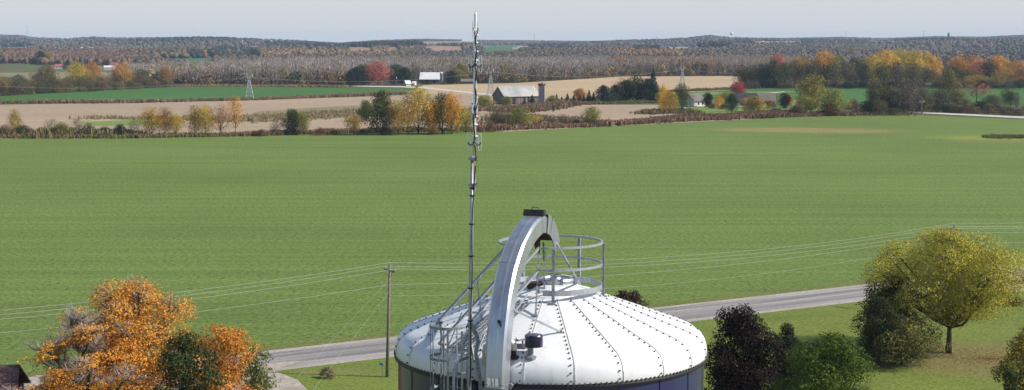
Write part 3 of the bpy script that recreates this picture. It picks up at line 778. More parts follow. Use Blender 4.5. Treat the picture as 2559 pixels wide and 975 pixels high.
LL = ['olive gold tree cut by the left edge behind the meadow', 'dark olive tree second from left behind the meadow', 'grey green tree third from left behind the meadow', 'low pale tree behind the meadow', 'grey olive broad tree behind the meadow', 'tall open olive tree in front of the white farmhouse', 'low tan tree right of the tall open olive one', 'reddish tan bushy tree behind the meadow', 'tall yellow green tree behind the meadow',
      'golden olive tree close right of the tall yellow green one', 'tan orange tall tree behind the meadow', 'small bright yellow tree behind the meadow', 'grey tan tree left of the white shed', 'tan orange tree right of the white shed', 'golden tan tall tree right of the white shed', 'brown olive tree at left of the grey wood', 'dark low tree under the white shed', 'grey olive tree in the edge of the grey wood', 'orange olive tree standing in the grey wood']
for i, ((px, b0, t0, w0, ca, cb), lb) in enumerate(zip(LT, LL)):
    T(['r1', 'b1', 'r3', 'o1', 'r2'][i % 5] if t0 > 165 else 'r3', px, b0, t0, w0, ca, cb, lb, group=WL)
for i in range(22):
    px = -10 + i * 21 + sh.uniform(-6, 6); base = 239 - px * .052 + sh.uniform(0, 2) if px < 420 else 217
    ca, cb = [(TAN, OL), (OL, TAN), (RB, TAN), (DGR, OL)][sh.randint(4)]
    T('s1', px, base, base - sh.uniform(14, 24), sh.uniform(24, 38), ca, cb, 'low tan and olive bush in front of the meadow tree line', 'shrub', group='bushes behind the left meadow')
# grove and farm with the silver roofed barn
T('d2', 890, 216, 168, 50, BLK, DGR, 'near black evergreen at left of the red tree', 'evergreen_tree')
T('d1', 905, 214, 160, 40, GRN, DGR, 'green topped tree between the black evergreen and the red tree')
T('d2', 876, 217, 176, 26, BLK, DGR, 'shorter near black evergreen at the left end of the farm grove', 'evergreen_tree')
T('r3', 944, 214, 152, 60, PNK, RED, 'large salmon red tree at the farm with the silver roofed barn')
T('r1', 922, 214, 172, 34, PNK, BRN, 'lower dull red tree touching the large salmon red tree')
T('d1', 992, 212, 160, 46, GRN, DGR, 'green tree right of the large salmon red tree')
T('d2', 1010, 214, 168, 40, DGR, BLK, 'dark green tree behind the farm yard')
T('b1', 1034, 210, 158, 44, OL, DGR, 'bare topped olive tree left of the silver roofed barn')
T('r1', 1065, 196, 160, 46, YG, OL, 'yellow green tree behind the silver roof')
T('r1', 1090, 196, 164, 34, OL, YG, 'olive tree behind the silver roof by the farm silo')
T('d1', 1128, 211, 176, 32, BLK, DGR, 'near black round bush right of the farm silo')
T('r3', 1152, 207, 156, 40, YG, OL, 'yellow green tall tree right of the farm silo')
T('r1', 1140, 208, 172, 46, (.3, .24, .05), OL, 'golden olive tree before the yellow green tall one')
T('s1', 1108, 212, 202, 14, GRN, OL, 'small green bush at the foot of the farm silo', 'shrub')
T('s1', 1065, 211, 203, 22, GRN, DGR, 'low green bush against the silver roofed barn', 'shrub')
T('r1', 850, 214, 176, 34, OL, ORG, 'olive orange tree left of the farm grove')
# mid distance singles on the left
T('d2', 103, 162, 128, 32, DGR, BLK, 'large dark tree standing alone over the far green field')
T('r1', 120, 162, 130, 26, OL, GO, 'olive yellow tree joined to the lone dark tree')
T('d1', 163, 174, 160, 14, BLG, DGR, 'small dark tree beside the white farmhouse')
T('d1', 637, 150, 123, 30, DGR, BLG, 'round dark green tree right of the blue roofed shed')
T('d1', 533, 158, 149, 22, DGR, BLK, 'small dark round tree left of the blue roofed shed')
T('r1', 544, 158, 138, 16, ORG, RED, 'small orange tree touching the blue roofed shed')

# the right hand wood: every tree of its front and its coloured tops
RW = 'trees of the right hand wood'
RT = [(1862, 219, 168, 46, OL, DGR, 'o1'), (1885, 220, 162, 40, DGR, OL, 'o1'), (1905, 220, 158, 40, DGR, BLK, 'o1'), (1932, 220, 146, 48, DGR, OL, 'o2'), (1943, 200, 135, 34, PNK, RED, 'r1'), (1958, 220, 156, 42, OL, DGR, 'o1'), (1985, 219, 150, 48, OL, BRN, 'o1'), (2003, 205, 140, 46, GO, OL, 'r1'), (2012, 219, 158, 40, DGR, BRN, 'o1'),
      (2038, 219, 152, 44, DGR, OL, 'o1'), (2058, 208, 126, 46, GO, ORG, 'r3'), (2066, 219, 152, 46, DGR, OL, 'o2'), (2088, 208, 134, 44, YG, OL, 'r1'), (2112, 218, 146, 48, OL, GBR, 'o1'), (2138, 216, 134, 46, GRN, OL, 'r3'), (2160, 218, 150, 44, DGR, OL, 'o2'), (2178, 214, 128, 50, YG, GO, 'r3'), (2200, 217, 146, 44, DGR, OL, 'o1'), (2212, 210, 124, 54, YEL, GO, 'r3'),
      (2240, 216, 142, 48, OL, GBR, 'o2'), (2248, 208, 122, 54, YEL, YG, 'r3'), (2282, 208, 124, 52, GO, YG, 'r3'), (2276, 216, 148, 48, GBR, OL, 'o1'), (2308, 206, 128, 50, YG, GO, 'r3'), (2310, 215, 160, 48, GBR, DGR, 'o1'), (2328, 206, 138, 36, YEL, ORG, 'r1'), (2342, 214, 172, 40, ORG, GBR, 'o1'), (2358, 204, 146, 40, GBR, BRN, 'b1'),
      (2392, 200, 142, 50, GO, ORG, 'r3'), (2420, 200, 136, 56, ORG, OL, 'r3'), (2446, 204, 146, 46, PNK, GO, 'r1'), (2386, 214, 160, 40, DGR, OL, 'r2'), (2410, 216, 166, 42, OL, DGR, 'r1'), (2440, 220, 178, 52, OL, GO, 'r1'), (2470, 206, 148, 38, DGR, GBR, 'r2'), (2492, 204, 138, 52, ORG, GO, 'r3'), (2516, 214, 160, 48, GO, TAN, 'r3'), (2535, 206, 150, 42, ORG, TAN, 'r1'), (2556, 216, 156, 44, GBR, ORG, 'r2'), (2575, 214, 150, 50, RB, ORG, 'r1'), (2480, 222, 184, 40, OL, TAN, 'r2'), (2548, 224, 190, 36, DGR, OL, 'r2')]
CN = {OL: 'olive', DGR: 'dark green', BLK: 'near black', PNK: 'salmon', RED: 'red', BRN: 'brown', GO: 'golden', ORG: 'orange', YG: 'yellow green', GRN: 'mid green', YEL: 'bright yellow', GBR: 'grey brown', TAN: 'tan', RB: 'russet'}
posn = ['at its left end', 'left of the crimson tree top', 'above the crimson tree', 'above the dark roofed house', 'left of the big willow', 'behind the big willow top', 'above the big willow', 'over the green meadow', 'over the roadside thicket', 'above the thicket lane end', 'behind the lumpy willow', 'above the red topped tree', 'near the right edge', 'at the right edge']
seen = {}
for i, (px, b0, t0, w0, ca, cb, kd) in enumerate(RT):
    pi = min(int((px - 1850) / 52), 13)
    sz = 'tall' if b0 - t0 > 72 else ('medium' if b0 - t0 > 58 else 'short')
    lb = '%s %s and %s tree, right wood, %s' % (sz, CN[ca], CN[cb], posn[pi])
    if lb in seen: lb = lb.replace(' tree, right wood', ' tree, righter twin, right wood')
    seen[lb] = 1
    T(kd, px, b0, t0 + (9 if b0 > 212 and px > 2040 else 0), w0 * 1.2, ca, cb, lb, group=RW)
for i in range(20):
    px = 1870 + i * 36 + sh.uniform(-10, 10)
    T('s1', px, 221 + sh.uniform(-1, 1), 206 - sh.uniform(0, 6), 44, BLK if px < 2300 else DGR, DGR if i % 3 else BRN, 'dark underbrush bush at the foot of the right hand wood', 'shrub', group='underbrush of the right hand wood')

# ------------------------------------------------------------------ masses of wood nobody could count
def mass(name, P, size, rgb, base, label):
    """merge copies of a small base mesh (verts, faces, shade) at P (n,3), size (n,2: width,height), rgb (n,3)"""
    rs = np.random.RandomState(len(P))
    Vs, Qs, Cs = [], [], []; n = 0
    for bi, (bv, bq, bc, fixed) in enumerate(base):
        idx = np.arange(bi, len(P), len(base))
        a = rs.uniform(0, 6.28, len(idx)); ca, sa = np.cos(a), np.sin(a)
        x = bv[None, :, 0] * ca[:, None] - bv[None, :, 1] * sa[:, None]
        y = bv[None, :, 0] * sa[:, None] + bv[None, :, 1] * ca[:, None]
        v = np.stack([x * size[idx, 0:1], y * size[idx, 0:1], np.repeat(bv[None, :, 2], len(idx), 0) * size[idx, 1:2]], 2) + P[idx][:, None, :]
        q = bq[None] + (np.arange(len(idx)) * len(bv))[:, None, None] + n
        n += len(idx) * len(bv)
        col = rgb[idx][:, None, :] * bc[None, :, None]
        if fixed is not None:
            col = np.where(fixed[None, :, None] > 0, np.array([.10, .085, .07])[None, None] * bc[None, :, None], col)
        Vs.append(v.reshape(-1, 3)); Qs.append(q.reshape(-1, 4)); Cs.append(col.reshape(-1, 3))
    V = np.concatenate(Vs).astype(np.float32); Q = np.concatenate(Qs).astype(np.int32); C = np.concatenate(Cs)
    me = bpy.data.meshes.new(name)
    me.vertices.add(len(V)); me.vertices.foreach_set('co', V.ravel())
    me.loops.add(Q.size); me.loops.foreach_set('vertex_index', Q.ravel())
    me.polygons.add(len(Q)); me.polygons.foreach_set('loop_start', (np.arange(len(Q)) * 4).astype(np.int32))
    me.update(calc_edges=True)
    a = me.color_attributes.new('rgb', 'FLOAT_COLOR', 'POINT')
    a.data.foreach_set('color', np.concatenate([C, np.ones((len(C), 1))], 1).astype(np.float32).ravel())
    me.materials.append(MASSM)
    o = bpy.data.objects.new(name, me); COL.objects.link(o); tag(o, label, None, None, 'stuff'); return o
MASSM = attrmat()

def base_blob(seed, nq, s, trunk=False, lo=.08):
    rs = np.random.RandomState(seed)
    d = unit(rs.normal(size=(nq, 3)) + np.array([0, 0, .3]))
    k = rs.uniform(.7, 1.0, nq) * (1 + .25 * fnoise(d, 2.5, seed))
    P = np.stack([d[:, 0] * .5 * k, d[:, 1] * .5 * k, lo + (1 - lo) * .5 + d[:, 2] * k * (1 - lo) * .5], 1)
    g = Geo(); g.leaves(P, d + rs.normal(size=d.shape) * .2, s * rs.uniform(.7, 1.3, nq), np.stack([rs.uniform(.85, 1.15, nq)] * 2, 1), asp=.8, rs=rs)
    return np.concatenate(g.V), np.concatenate(g.Fq), np.concatenate(g.C)[:, 0], None
def base_core(seed, nq, s):
    rs = np.random.RandomState(seed); V = []; ns, nr = 7, 5
    for i in range(nr):
        ph = -math.pi/2 + math.pi * i / (nr-1)
        for j in range(ns):
            a = 2*math.pi*(j + .5*(i % 2))/ns; k = .44 * rs.uniform(.8, 1.15)
            V.append((math.cos(ph)*math.sin(a)*k, math.cos(ph)*math.cos(a)*k, .5 + math.sin(ph)*k*1.02))
    V = np.array(V); q = np.array([(i*ns+j, i*ns+(j+1) % ns, (i+1)*ns+(j+1) % ns, (i+1)*ns+j) for i in range(nr-1) for j in range(ns)])
    bv, bq, bc, _ = base_blob(seed + 100, nq, s)
    return np.concatenate([V, bv]), np.concatenate([q, bq + len(V)]), np.concatenate([np.full(len(V), .92), bc]), None
def base_bare(seed, nq, leafy=.3):
    rs = np.random.RandomState(seed)
    V, C, Fx = [], [], []
    def stick(a, b, w_, c, f):
        d = unit(b - a); r_ = unit(np.cross(d, rs.normal(size=3)))
        V.extend([a - r_*w_, a + r_*w_, b + r_*w_*.4, b - r_*w_*.4]); C.extend([c]*4); Fx.extend([f]*4)
    for k in range(2):
        o_ = rs.uniform(-.12, .12, 3) * [1, 1, 0]
        stick(o_, o_ + np.array([rs.uniform(-.04, .04), rs.uniform(-.04, .04), .8]), .022, rs.uniform(.9, 1.9), 1)
    for k in range(nq):
        z = rs.uniform(.25, .95); a = rs.uniform(0, 6.28); r_ = .45 * math.sqrt(rs.uniform(0, 1)) * math.sin(min(1, (z - .1)) * 3.0) ** .5
        p = np.array([r_*math.sin(a), r_*math.cos(a), z])
        dd = np.array([math.sin(a)*.3 + rs.normal()*.2, math.cos(a)*.3 + rs.normal()*.2, 1]) * rs.uniform(.05, .12)
        stick(p - dd*.5, p + dd*.6, rs.uniform(.006, .018), rs.uniform(.85, 1.15), 0)
    V = np.array(V)
    return V, np.arange(len(V)).reshape(-1, 4), np.array(C), np.array(Fx)

def inpoly(px, py, poly):
    r_ = np.zeros(len(px), bool); n = len(poly)
    for i in range(n):
        x1, y1 = poly[i]; x2, y2 = poly[(i+1) % n]
        c = ((y1 > py) != (y2 > py)) & (px < (x2 - x1) * (py - y1) / (y2 - y1 + 1e-12) + x1)
        r_ ^= c
    return r_

rs = np.random.RandomState(42)
# grey leafless wood across the middle
n = 15000
px = rs.uniform(300, 1990, n); edge = np.interp(px, [300, 860, 900, 1120, 1280, 1420, 1560, 1990], [214, 214.5, 208, 206, 207, 199, 190.5, 189])
yr = rs.uniform(0, 1, n) ** .9
back = np.interp(px, [300, 420, 470, 620, 700, 1990], [196, 190, 192, 186, 177, 172])
py = edge + (back - edge) * yr
d_ = CH * F / (py - Y0)
P = np.stack([(px - CX) / F * d_, d_, np.zeros(n)], 1)
pn = fnoise(np.stack([P[:, 0], P[:, 1], np.zeros(n)], 1) / 60, 1.0, 3)
hgt = rs.uniform(12, 17.5, n) * np.interp(px, [300, 420, 700, 1990], [.8, .82, 1.0, .95]) * (1 + .06 * pn)
h_ok = rs.uniform(0, 1, n)
grey = np.array([.29, .245, .215]); 
rgb = np.tile(grey, (n, 1)) * rs.uniform(.75, 1.25, (n, 1))
warm = (pn + rs.normal(size=n) * .5) > .8
rgb[warm] = np.array([.20, .15, .06]) * rs.uniform(.8, 1.2, (warm.sum(), 1))
oran = (px > 1520) & (px < 1680) & (rs.uniform(0, 1, n) < .55) & (yr > .2)
rgb[oran] = np.array([.32, .16, .07]) * rs.uniform(.7, 1.2, (oran.sum(), 1))
oran = (px > 1680) & (rs.uniform(0, 1, n) < .22)
rgb[oran] = np.array([.34, .2, .07]) * rs.uniform(.7, 1.2, (oran.sum(), 1))
mass('bare_wood', P, np.stack([rs.uniform(7, 10, n), hgt], 1), rgb, [base_bare(i, 60) for i in range(6)], 'grey leafless wood across the middle distance')
# its front edge: yellowing saplings and undergrowth
n = 900
px = rs.uniform(330, 1860, n); edge = np.interp(px, [300, 860, 900, 1120, 1280, 1420, 1560, 1990], [214.5, 215, 209, 207, 208, 200, 191.3, 190])
py = edge - rs.uniform(0, 3.0, n); d_ = CH * F / (py - Y0)
ok = ~((px > 868) & (px < 1180)); px, py, d_ = px[ok], py[ok], d_[ok]; n = len(px)
P = np.stack([(px - CX) / F * d_, d_, np.zeros(n)], 1)
pal = np.array([(.22, .17, .06), (.12, .11, .04), (.24, .12, .06), (.05, .06, .03), (.17, .13, .08)])
rgb = pal[rs.randint(0, 5, n)] * rs.uniform(.7, 1.2, (n, 1))
hh = rs.uniform(2.5, 6.5, n) * np.where(rs.uniform(0, 1, n) < .12, 1.9, 1)
mass('wood_edge_undergrowth', P, np.stack([hh * rs.uniform(.7, 1.2, n), hh], 1), rgb, [base_blob(i + 50, 60, .09, lo=0) for i in range(4)], 'yellowing undergrowth along the foot of the grey wood')

n = 230
px = rs.uniform(330, 1860, n); edge = np.interp(px, [300, 860, 900, 1120, 1280, 1420, 1560, 1990], [214.5, 215, 209, 207, 208, 200, 191.3, 190])
py = edge - rs.uniform(0, 9.0, n) ** 1.0; d_ = CH * F / (py - Y0)
ok = ~((px > 868) & (px < 1180)) & ((px > 530) | (rs.uniform(0, 1, n) < .5)) & ~((px > 1190) & (px < 1500) & (rs.uniform(0, 1, n) < .6)); px, py, d_ = px[ok], py[ok], d_[ok]; n = len(px)
P = np.stack([(px - CX) / F * d_, d_, np.zeros(n)], 1)
pal = np.array([(.20, .17, .07), (.13, .12, .045), (.24, .14, .06), (.15, .15, .07), (.19, .15, .10)])
rgb = pal[rs.randint(0, 5, n)] * rs.uniform(.7, 1.1, (n, 1))
hh = rs.uniform(8, 15.5, n)
mass('mixed_wood_trees', P, np.stack([hh * rs.uniform(.4, .6, n), hh], 1), rgb, [base_blob(i + 150, 150, .05, lo=.12) for i in range(6)], 'half leafed yellowish trees mixed into the front of the grey wood')

# far woods over the hills
n = 44000
px = rs.uniform(-130, 2690, n)
u_ = rs.uniform(0, 1, n)
yd = np.where(u_ < .42, rs.uniform(1750, 3200, n), np.where(u_ < .8, rs.uniform(3200, 6000, n), rs.uniform(6000, 7350, n)))
yd = np.where((px < 345) & (yd < 2150), yd + 600, yd)
P = np.stack([(px - CX) / F * yd, yd, np.zeros(n)], 1); P[:, 2] = hz(P[:, 0], P[:, 1])
sx_, sy_ = proj(P)
hp = 11 * F / yd
bad = np.zeros(n, bool)
for (a, b_, c, d) in FQ:
    for fr in (0.0, .35):
        bad |= inpoly(sx_, sy_ - hp * fr, [a, b_, c, d])
pn1 = .75 * fnoise(P / 260 * np.array([1, .4, 0]), 1.0, 8) + .35 * fnoise(P / 60 * np.array([1, .4, 0]), 1.0, 9) + rs.normal(size=n) * .1
pn2 = fnoise(P / 420 * np.array([1, .45, 0]), 1.0, 18)
# clearings
bad |= (fnoise(P / 500 * np.array([1, .35, 0]), 1.0, 31) > .85) & (yd > 2600) & (yd < 6400)
rgb = np.tile(np.array([.13, .115, .085]), (n, 1))
k = pn1 > .55; rgb[k] = (.19, .115, .06)
k = (pn1 > .1) & (pn1 <= .55); rgb[k] = (.15, .125, .055)
k = (pn1 > -.3) & (pn1 <= .1); rgb[k] = (.14, .125, .11)
k = pn1 < -.7; rgb[k] = (.03, .055, .026)
k = (pn1 >= -.7) & (pn1 < -.42); rgb[k] = (.09, .10, .04)
k = (rs.uniform(0, 1, n) < .012); rgb[k] = (.34, .12, .05)
k = (rs.uniform(0, 1, n) < .015) & (yd < 4200); rgb[k] = (.36, .25, .06)
k = (px > 860) & (px < 1060) & (yd > 3300) & (yd < 5200); rgb[k] = (.05, .055, .035)
k = (px < 420) & (yd < 3400) & (rs.uniform(0, 1, n) < .6); rgb[k] = (.21, .115, .06)
k = (px > 1700) & (yd < 3600) & (rs.uniform(0, 1, n) < .5); rgb[k] = (.16, .135, .12)
tint = fnoise(P / 60 * np.array([1, .5, 0]), 1.0, 44)
for (x0, x1, y0_, y1_, c_, pr_) in [(395, 560, 134, 152, (.03, .05, .03), .8), (540, 645, 125, 152, (.035, .07, .04), .8), (655, 765, 111, 124, (.025, .045, .035), .75), (760, 870, 110, 128, (.03, .05, .04), .75), (860, 1065, 103, 124, (.045, .05, .03), .85), (1290, 1420, 112, 128, (.03, .05, .035), .7),
        (0, 75, 104, 120, (.025, .04, .035), .8), (1580, 1720, 124, 134, (.03, .045, .03), .8), (1735, 1830, 117, 131, (.03, .045, .03), .8), (0, 335, 120, 162, (.20, .11, .06), .7), (335, 470, 125, 160, (.17, .12, .055), .7), (640, 1010, 131, 147, (.26, .17, .05), .5), (1540, 1700, 136, 152, (.36, .19, .06), .6), (1900, 2060, 104, 113, (.03, .05, .035), .6), (2300, 2559, 112, 126, (.24, .13, .06), .4), (2440, 2559, 100, 112, (.12, .09, .07), .6)]:
    k = (sx_ > x0) & (sx_ < x1) & (sy_ > y0_) & (sy_ < y1_) & (rs.uniform(0, 1, n) < pr_) & (pn1 + .9 > 0 if pr_ < .65 else np.ones(n, bool)); rgb[k] = c_
rgb = (rgb * .8 + rgb.mean(1, keepdims=True) * .2) * (.84 + .16 * np.clip(tint, -1.2, 1.2))[:, None] * rs.uniform(.92, 1.08, (n, 1))
ok = ~bad
wd = rs.uniform(7, 13, n) * np.where(rs.uniform(0, 1, n) < .2, 1.5, 1) * np.interp(yd, [1750, 7000], [.85, 1.35]); ht = rs.uniform(8.5, 12, n)
ht = np.where(yd > 6000, ht * .8, ht)
mass('far_woods', P[ok], np.stack([wd, ht], 1)[ok], rgb[ok], [base_core(i + 70, 20, .10) for i in range(8)], 'autumn woods covering the hills out to the skyline')

# weeds along field edges
def weeds(name, pts, wid, hgt, dens, pal, label, seed=0, bw=.28):
    rs = np.random.RandomState(seed); Ps = [np.array(xy(p)) for p in pts]
    AP, AH = [], []
    for a, b_ in zip(Ps[:-1], Ps[1:]):
        ln = np.linalg.norm(b_ - a); k = int(ln * dens * 3.6)
        t = rs.uniform(0, 1, k)[:, None]; p = a + (b_ - a) * t
        p = p + rs.normal(size=(k, 2)) * np.array([wid * .3, wid * .5])
        AP.append(p)
    AP = np.concatenate(AP); n = len(AP)
    hf = .75 + .2 * fnoise(np.concatenate([AP, np.zeros((n, 1))], 1) / 12, 1.0, seed + 1)
    P = np.concatenate([AP, np.full((n, 1), .0)], 1)
    base = []
    for s_ in range(3):
        r2 = np.random.RandomState(s_ + 9); V, C = [], []
        for k in range(12):
            a = r2.uniform(0, 6.28); o_ = np.array([math.sin(a), math.cos(a), 0]) * r2.uniform(0, .5)
            tp = o_ * 1.5 + np.array([0, 0, r2.uniform(.5, 1)]); r_ = unit(np.cross(tp - o_, r2.normal(size=3))) * .10
            V += [o_ - r_, o_ + r_, tp + r_*.6, tp - r_*.6]; C += [r2.uniform(.7, 1.3)]*4
        V = np.array(V); base.append((V, np.arange(len(V)).reshape(-1, 4), np.array(C), None))
    pl = np.array(pal); ci = (np.clip(.5 + .5 * fnoise(P / 25, 1.0, seed + 4) + rs.normal(size=n) * .25, 0, .999) * len(pl)).astype(int)
    rgb = pl[ci] * rs.uniform(.85, 1.35, (n, 1)) * 1.15
    sz = np.clip(hgt * hf * rs.uniform(.35, 1.25, n), .2, None)
    return mass(name, P, np.stack([sz * .45 + bw, sz], 1), rgb, base, label)
WP = [(.22, .17, .09), (.17, .10, .06), (.13, .085, .05), (.20, .13, .07), (.12, .11, .04)]
weeds('field_edge_weeds', [(-60, 345), (300, 345), (600, 340), (900, 331.5), (1200, 327)], 3.5, 1.9, 9, WP, 'brown weeds along the far edge of the green field, left of the mast', 1)
weeds('field_edge_weeds', [(1200, 326), (1350, 320), (1500, 314), (1700, 302), (1900, 294), (2100, 287)], 7, 2.3, 10, [(.17, .09, .06), (.15, .085, .055), (.22, .15, .09), (.13, .08, .05)], 'reddish brown weeds along the field edge below the houses', 2)
weeds('field_edge_weeds', [(1640, 303), (1900, 290), (1980, 285)], 7, 2.6, 8, [(.14, .08, .055), (.12, .075, .05), (.17, .1, .07)], 'tall dark brown weeds below the houses', 12)
weeds('hedge_weeds', [(-60, 343), (350, 341.5)], 6, 3.4, 6, [(.16, .13, .06), (.12, .12, .045), (.2, .15, .08), (.10, .07, .04)], 'tall olive and tan weeds among the left hedgerow bushes', 21)
weeds('ditch_weeds', [(-60, 259), (300, 257.5), (640, 250), (900, 240), (1010, 235)], 6, 2.2, 4, [(.17, .11, .065), (.22, .15, .09), (.13, .09, .05), (.12, .11, .05)], 'brown weeds between the left green meadow and the stubble', 3)
weeds('fallow_weeds', [(600, 300), (780, 290), (940, 282)], 26, 1.5, 9, [(.24, .19, .11), (.20, .17, .08), (.17, .15, .07), (.2, .13, .08)], 'pale fallow weeds between two stubble fields', 4)
weeds('fallow_weeds', [(200, 296), (350, 298), (640, 303)], 8, 2.2, 1.5, [(.24, .19, .11), (.17, .15, .07)], 'sparse weeds in the left stubble field', 5)
weeds('lane_weeds', [(1230, 275), (1300, 278), (1370, 268), (1400, 262)], 14, 2.8, 14, [(.15, .095, .06), (.12, .10, .05), (.18, .10, .065)], 'brown weeds before the old barn', 6)
weeds('lane_weeds', [(1395, 262), (1500, 261), (1660, 257)], 5, 1.8, 6, [(.17, .12, .06), (.2, .11, .06), (.12, .11, .05)], 'weeds along the foot of the spruces', 7)
weeds('lane_weeds', [(1620, 285), (1680, 278), (1720, 284)], 10, 2.2, 8, [(.16, .11, .06), (.12, .11, .05)], 'weeds at the foot of the bright yellow tree', 13)
weeds('mound_weeds', [(2478, 345), (2520, 343), (2620, 345)], 6, 1.0, 26, [(.19, .14, .08), (.14, .13, .05), (.11, .09, .05)], 'low brown weedy mound in the green field at the right edge', 8)
weeds('lane_weeds', [(330, 215.5), (640, 216.5), (860, 219)], 8, 2.2, 3.5, [(.24, .13, .08), (.22, .16, .09), (.14, .11, .05)], 'reddish weeds behind the left green meadow', 9)
weeds('lane_weeds', [(1240, 310), (1300, 296), (1370, 300), (1450, 306)], 16, 2.4, 4, [(.16, .10, .065), (.15, .13, .06)], 'weeds between the stubble field and the hedgerow', 10)
weeds('lane_weeds', [(1640, 232), (1850, 223)], 6, 2.0, 3, [(.16, .12, .06), (.12, .11, .05)], 'weeds behind the upper stubble field', 14)
weeds('lane_weeds', [(2110, 288), (2260, 287)], 8, 2.0, 10, [(.2, .14, .08), (.15, .10, .055), (.12, .11, .05)], 'brown weeds under the roadside thicket', 15)

# ------------------------------------------------------------------ farm buildings
def wallm(name, c1, c2, sc_=1.0, st=(3, 3, .2)): return noisemat(name, c1, c2, sc_, .85, stretch=st)
M_OLDRED = wallm('weathered_red_boards', (.085, .052, .046), (.18, .12, .108))
M_GREYB = wallm('grey_boards', (.09, .08, .072), (.18, .165, .15))
M_TIN = noisemat('tin_roof', (.30, .30, .29), (.42, .42, .41), .25, .45, .25, stretch=(.6, .6, .6), c3=(.5, .44, .36), s3=.12)
M_TINW = noisemat('pale_roof', (.6, .6, .6), (.72, .72, .72), .3, .5)
M_WHW = noisemat('white_siding', (.62, .61, .57), (.74, .73, .68), .5, .7)
M_SHING = noisemat('dark_shingles', (.035, .035, .04), (.07, .07, .08), .8, 1.0, spec=.04)
M_SHINGB = noisemat('brown_shingles', (.14, .12, .11), (.22, .19, .17), .8, 1.0, spec=.04)
M_REDR = noisemat('red_roof', (.30, .09, .07), (.4, .13, .1), .5, .6)
M_BLUR = noisemat('blue_roof', (.16, .24, .42), (.22, .32, .52), .5, .5)
M_CONC = noisemat('concrete_staves', (.28, .26, .23), (.42, .40, .36), 1.2, .85, stretch=(1, 1, 3))
M_BLACKW = noisemat('dark_opening', (.012, .010, .010), (.02, .018, .018), 1, .9)

def gable_house(name, label, cat, px, base, wpx, hpx, roofpx, depth, ang, wm, rm, parts=True, over=.4, group=None, openings=()):
    """house with its long axis turned by ang; wpx/hpx in photo px; openings: (part name, u, z0, w, h) on the front wall in m"""
    p = G(px, base); k = (p[1] * cp + (CH - p[2]) * sp) / F
    L_, H_, RH = wpx * k, hpx * k, roofpx * k; D_ = depth
    r_ = thing(name, label, cat, p, ang, group)
    g = Geo(); x0, x1, y0, y1 = -L_/2, L_/2, 0, D_
    V = [(x0,y0,-.2),(x1,y0,-.2),(x1,y1,-.2),(x0,y1,-.2),(x0,y0,H_),(x1,y0,H_),(x1,y1,H_),(x0,y1,H_),(x0,D_/2,H_+RH),(x1,D_/2,H_+RH)]
    g.add(V, [(0,1,5,4),(2,3,7,6),(1,2,6,5),(3,0,4,7)], [(5,6,9),(7,4,8)])
    g.build('wall', wm, r_)
    g = Geo(); e = over; sl = RH / (D_/2)
    for sgn in (0, 1):
        ya = (y0 - e) if sgn == 0 else (y1 + e); za = H_ - e * sl
        A = np.array([(x0-e, ya, za), (x1+e, ya, za), (x1+e, D_/2, H_+RH), (x0-e, D_/2, H_+RH)], float); B = A + np.array([0, 0, .18])
        if sgn: A = A[::-1]; B = B[::-1]
        g.add(np.concatenate([A + np.array([0,0,.02]), B]), [(3,2,1,0),(4,5,6,7),(0,1,5,4),(1,2,6,5),(2,3,7,6),(3,0,4,7)])
    g.build('roof', rm, r_)
    for (nm, u, z0, ww, hh) in openings:
        g = Geo(); g.box((u - ww/2, -.06, z0), (u + ww/2, .05, z0 + hh)); g.build(nm, M_BLACKW if nm != 'window' else GLASSY, r_)
    return r_

# old barn: gable end facing left-front, long side in weathered red
def old_barn():
    r_ = thing('old_barn', 'weathered red and grey barn with patchy tin roof beside a stave silo', 'barn', G(1261, 262), R(33))
    k = G(1262, 262)[1] / F
    L_, H_, D_, RH = 21.0, 4.4, 11.0, 4.6
    # local x along the ridge, origin at front left corner
    V = [(0,0,-.2),(L_,0,-.2),(L_,D_,-.2),(0,D_,-.2),(0,0,H_),(L_,0,H_),(L_,D_,H_),(0,D_,H_),(0,D_*.5,H_+RH),(L_,D_*.5,H_+RH)]
    g = Geo(); g.add(V, [(0,1,5,4),(2,3,7,6)], m=0); g.add(V, [(1,2,6,5),(3,0,4,7)], [(5,6,9),(7,4,8)], m=1)
    g.build('wall', [M_OLDRED, M_GREYB], r_)
    g = Geo()
    for sgn in (0, 1):
        ya = -.6 if sgn == 0 else D_ + .6; za = H_ - .6 * RH / (D_/2)
        A = np.array([(-.6, ya, za), (L_+.4, ya, za), (L_+.4, D_/2, H_+RH), (-.6, D_/2, H_+RH)], float)
        if sgn: A = A[::-1]
        g.add(np.concatenate([A + [0,0,.03], A + [0,0,.2]]), [(3,2,1,0),(4,5,6,7),(0,1,5,4),(1,2,6,5),(2,3,7,6),(3,0,4,7)])
    g.build('roof', M_TIN, r_)
    for u, z0, ww, hh in ((5.6, .1, 1.8, 3.0), (12.0, .6, 1.0, 2.6), (14.6, .4, .8, 3.0)):
        g = Geo(); g.box((u-ww/2, -.07, z0), (u+ww/2, .04, z0+hh)); g.build('door', M_BLACKW, r_)
    g = Geo()
    for u in (8.6, 10.2, 13.3, 16):
        g = Geo(); g.box((u-.12, -.1, .1), (u+.12, -.005, H_-.4)); g.build('batten', M_CONC, r_)
old_barn()
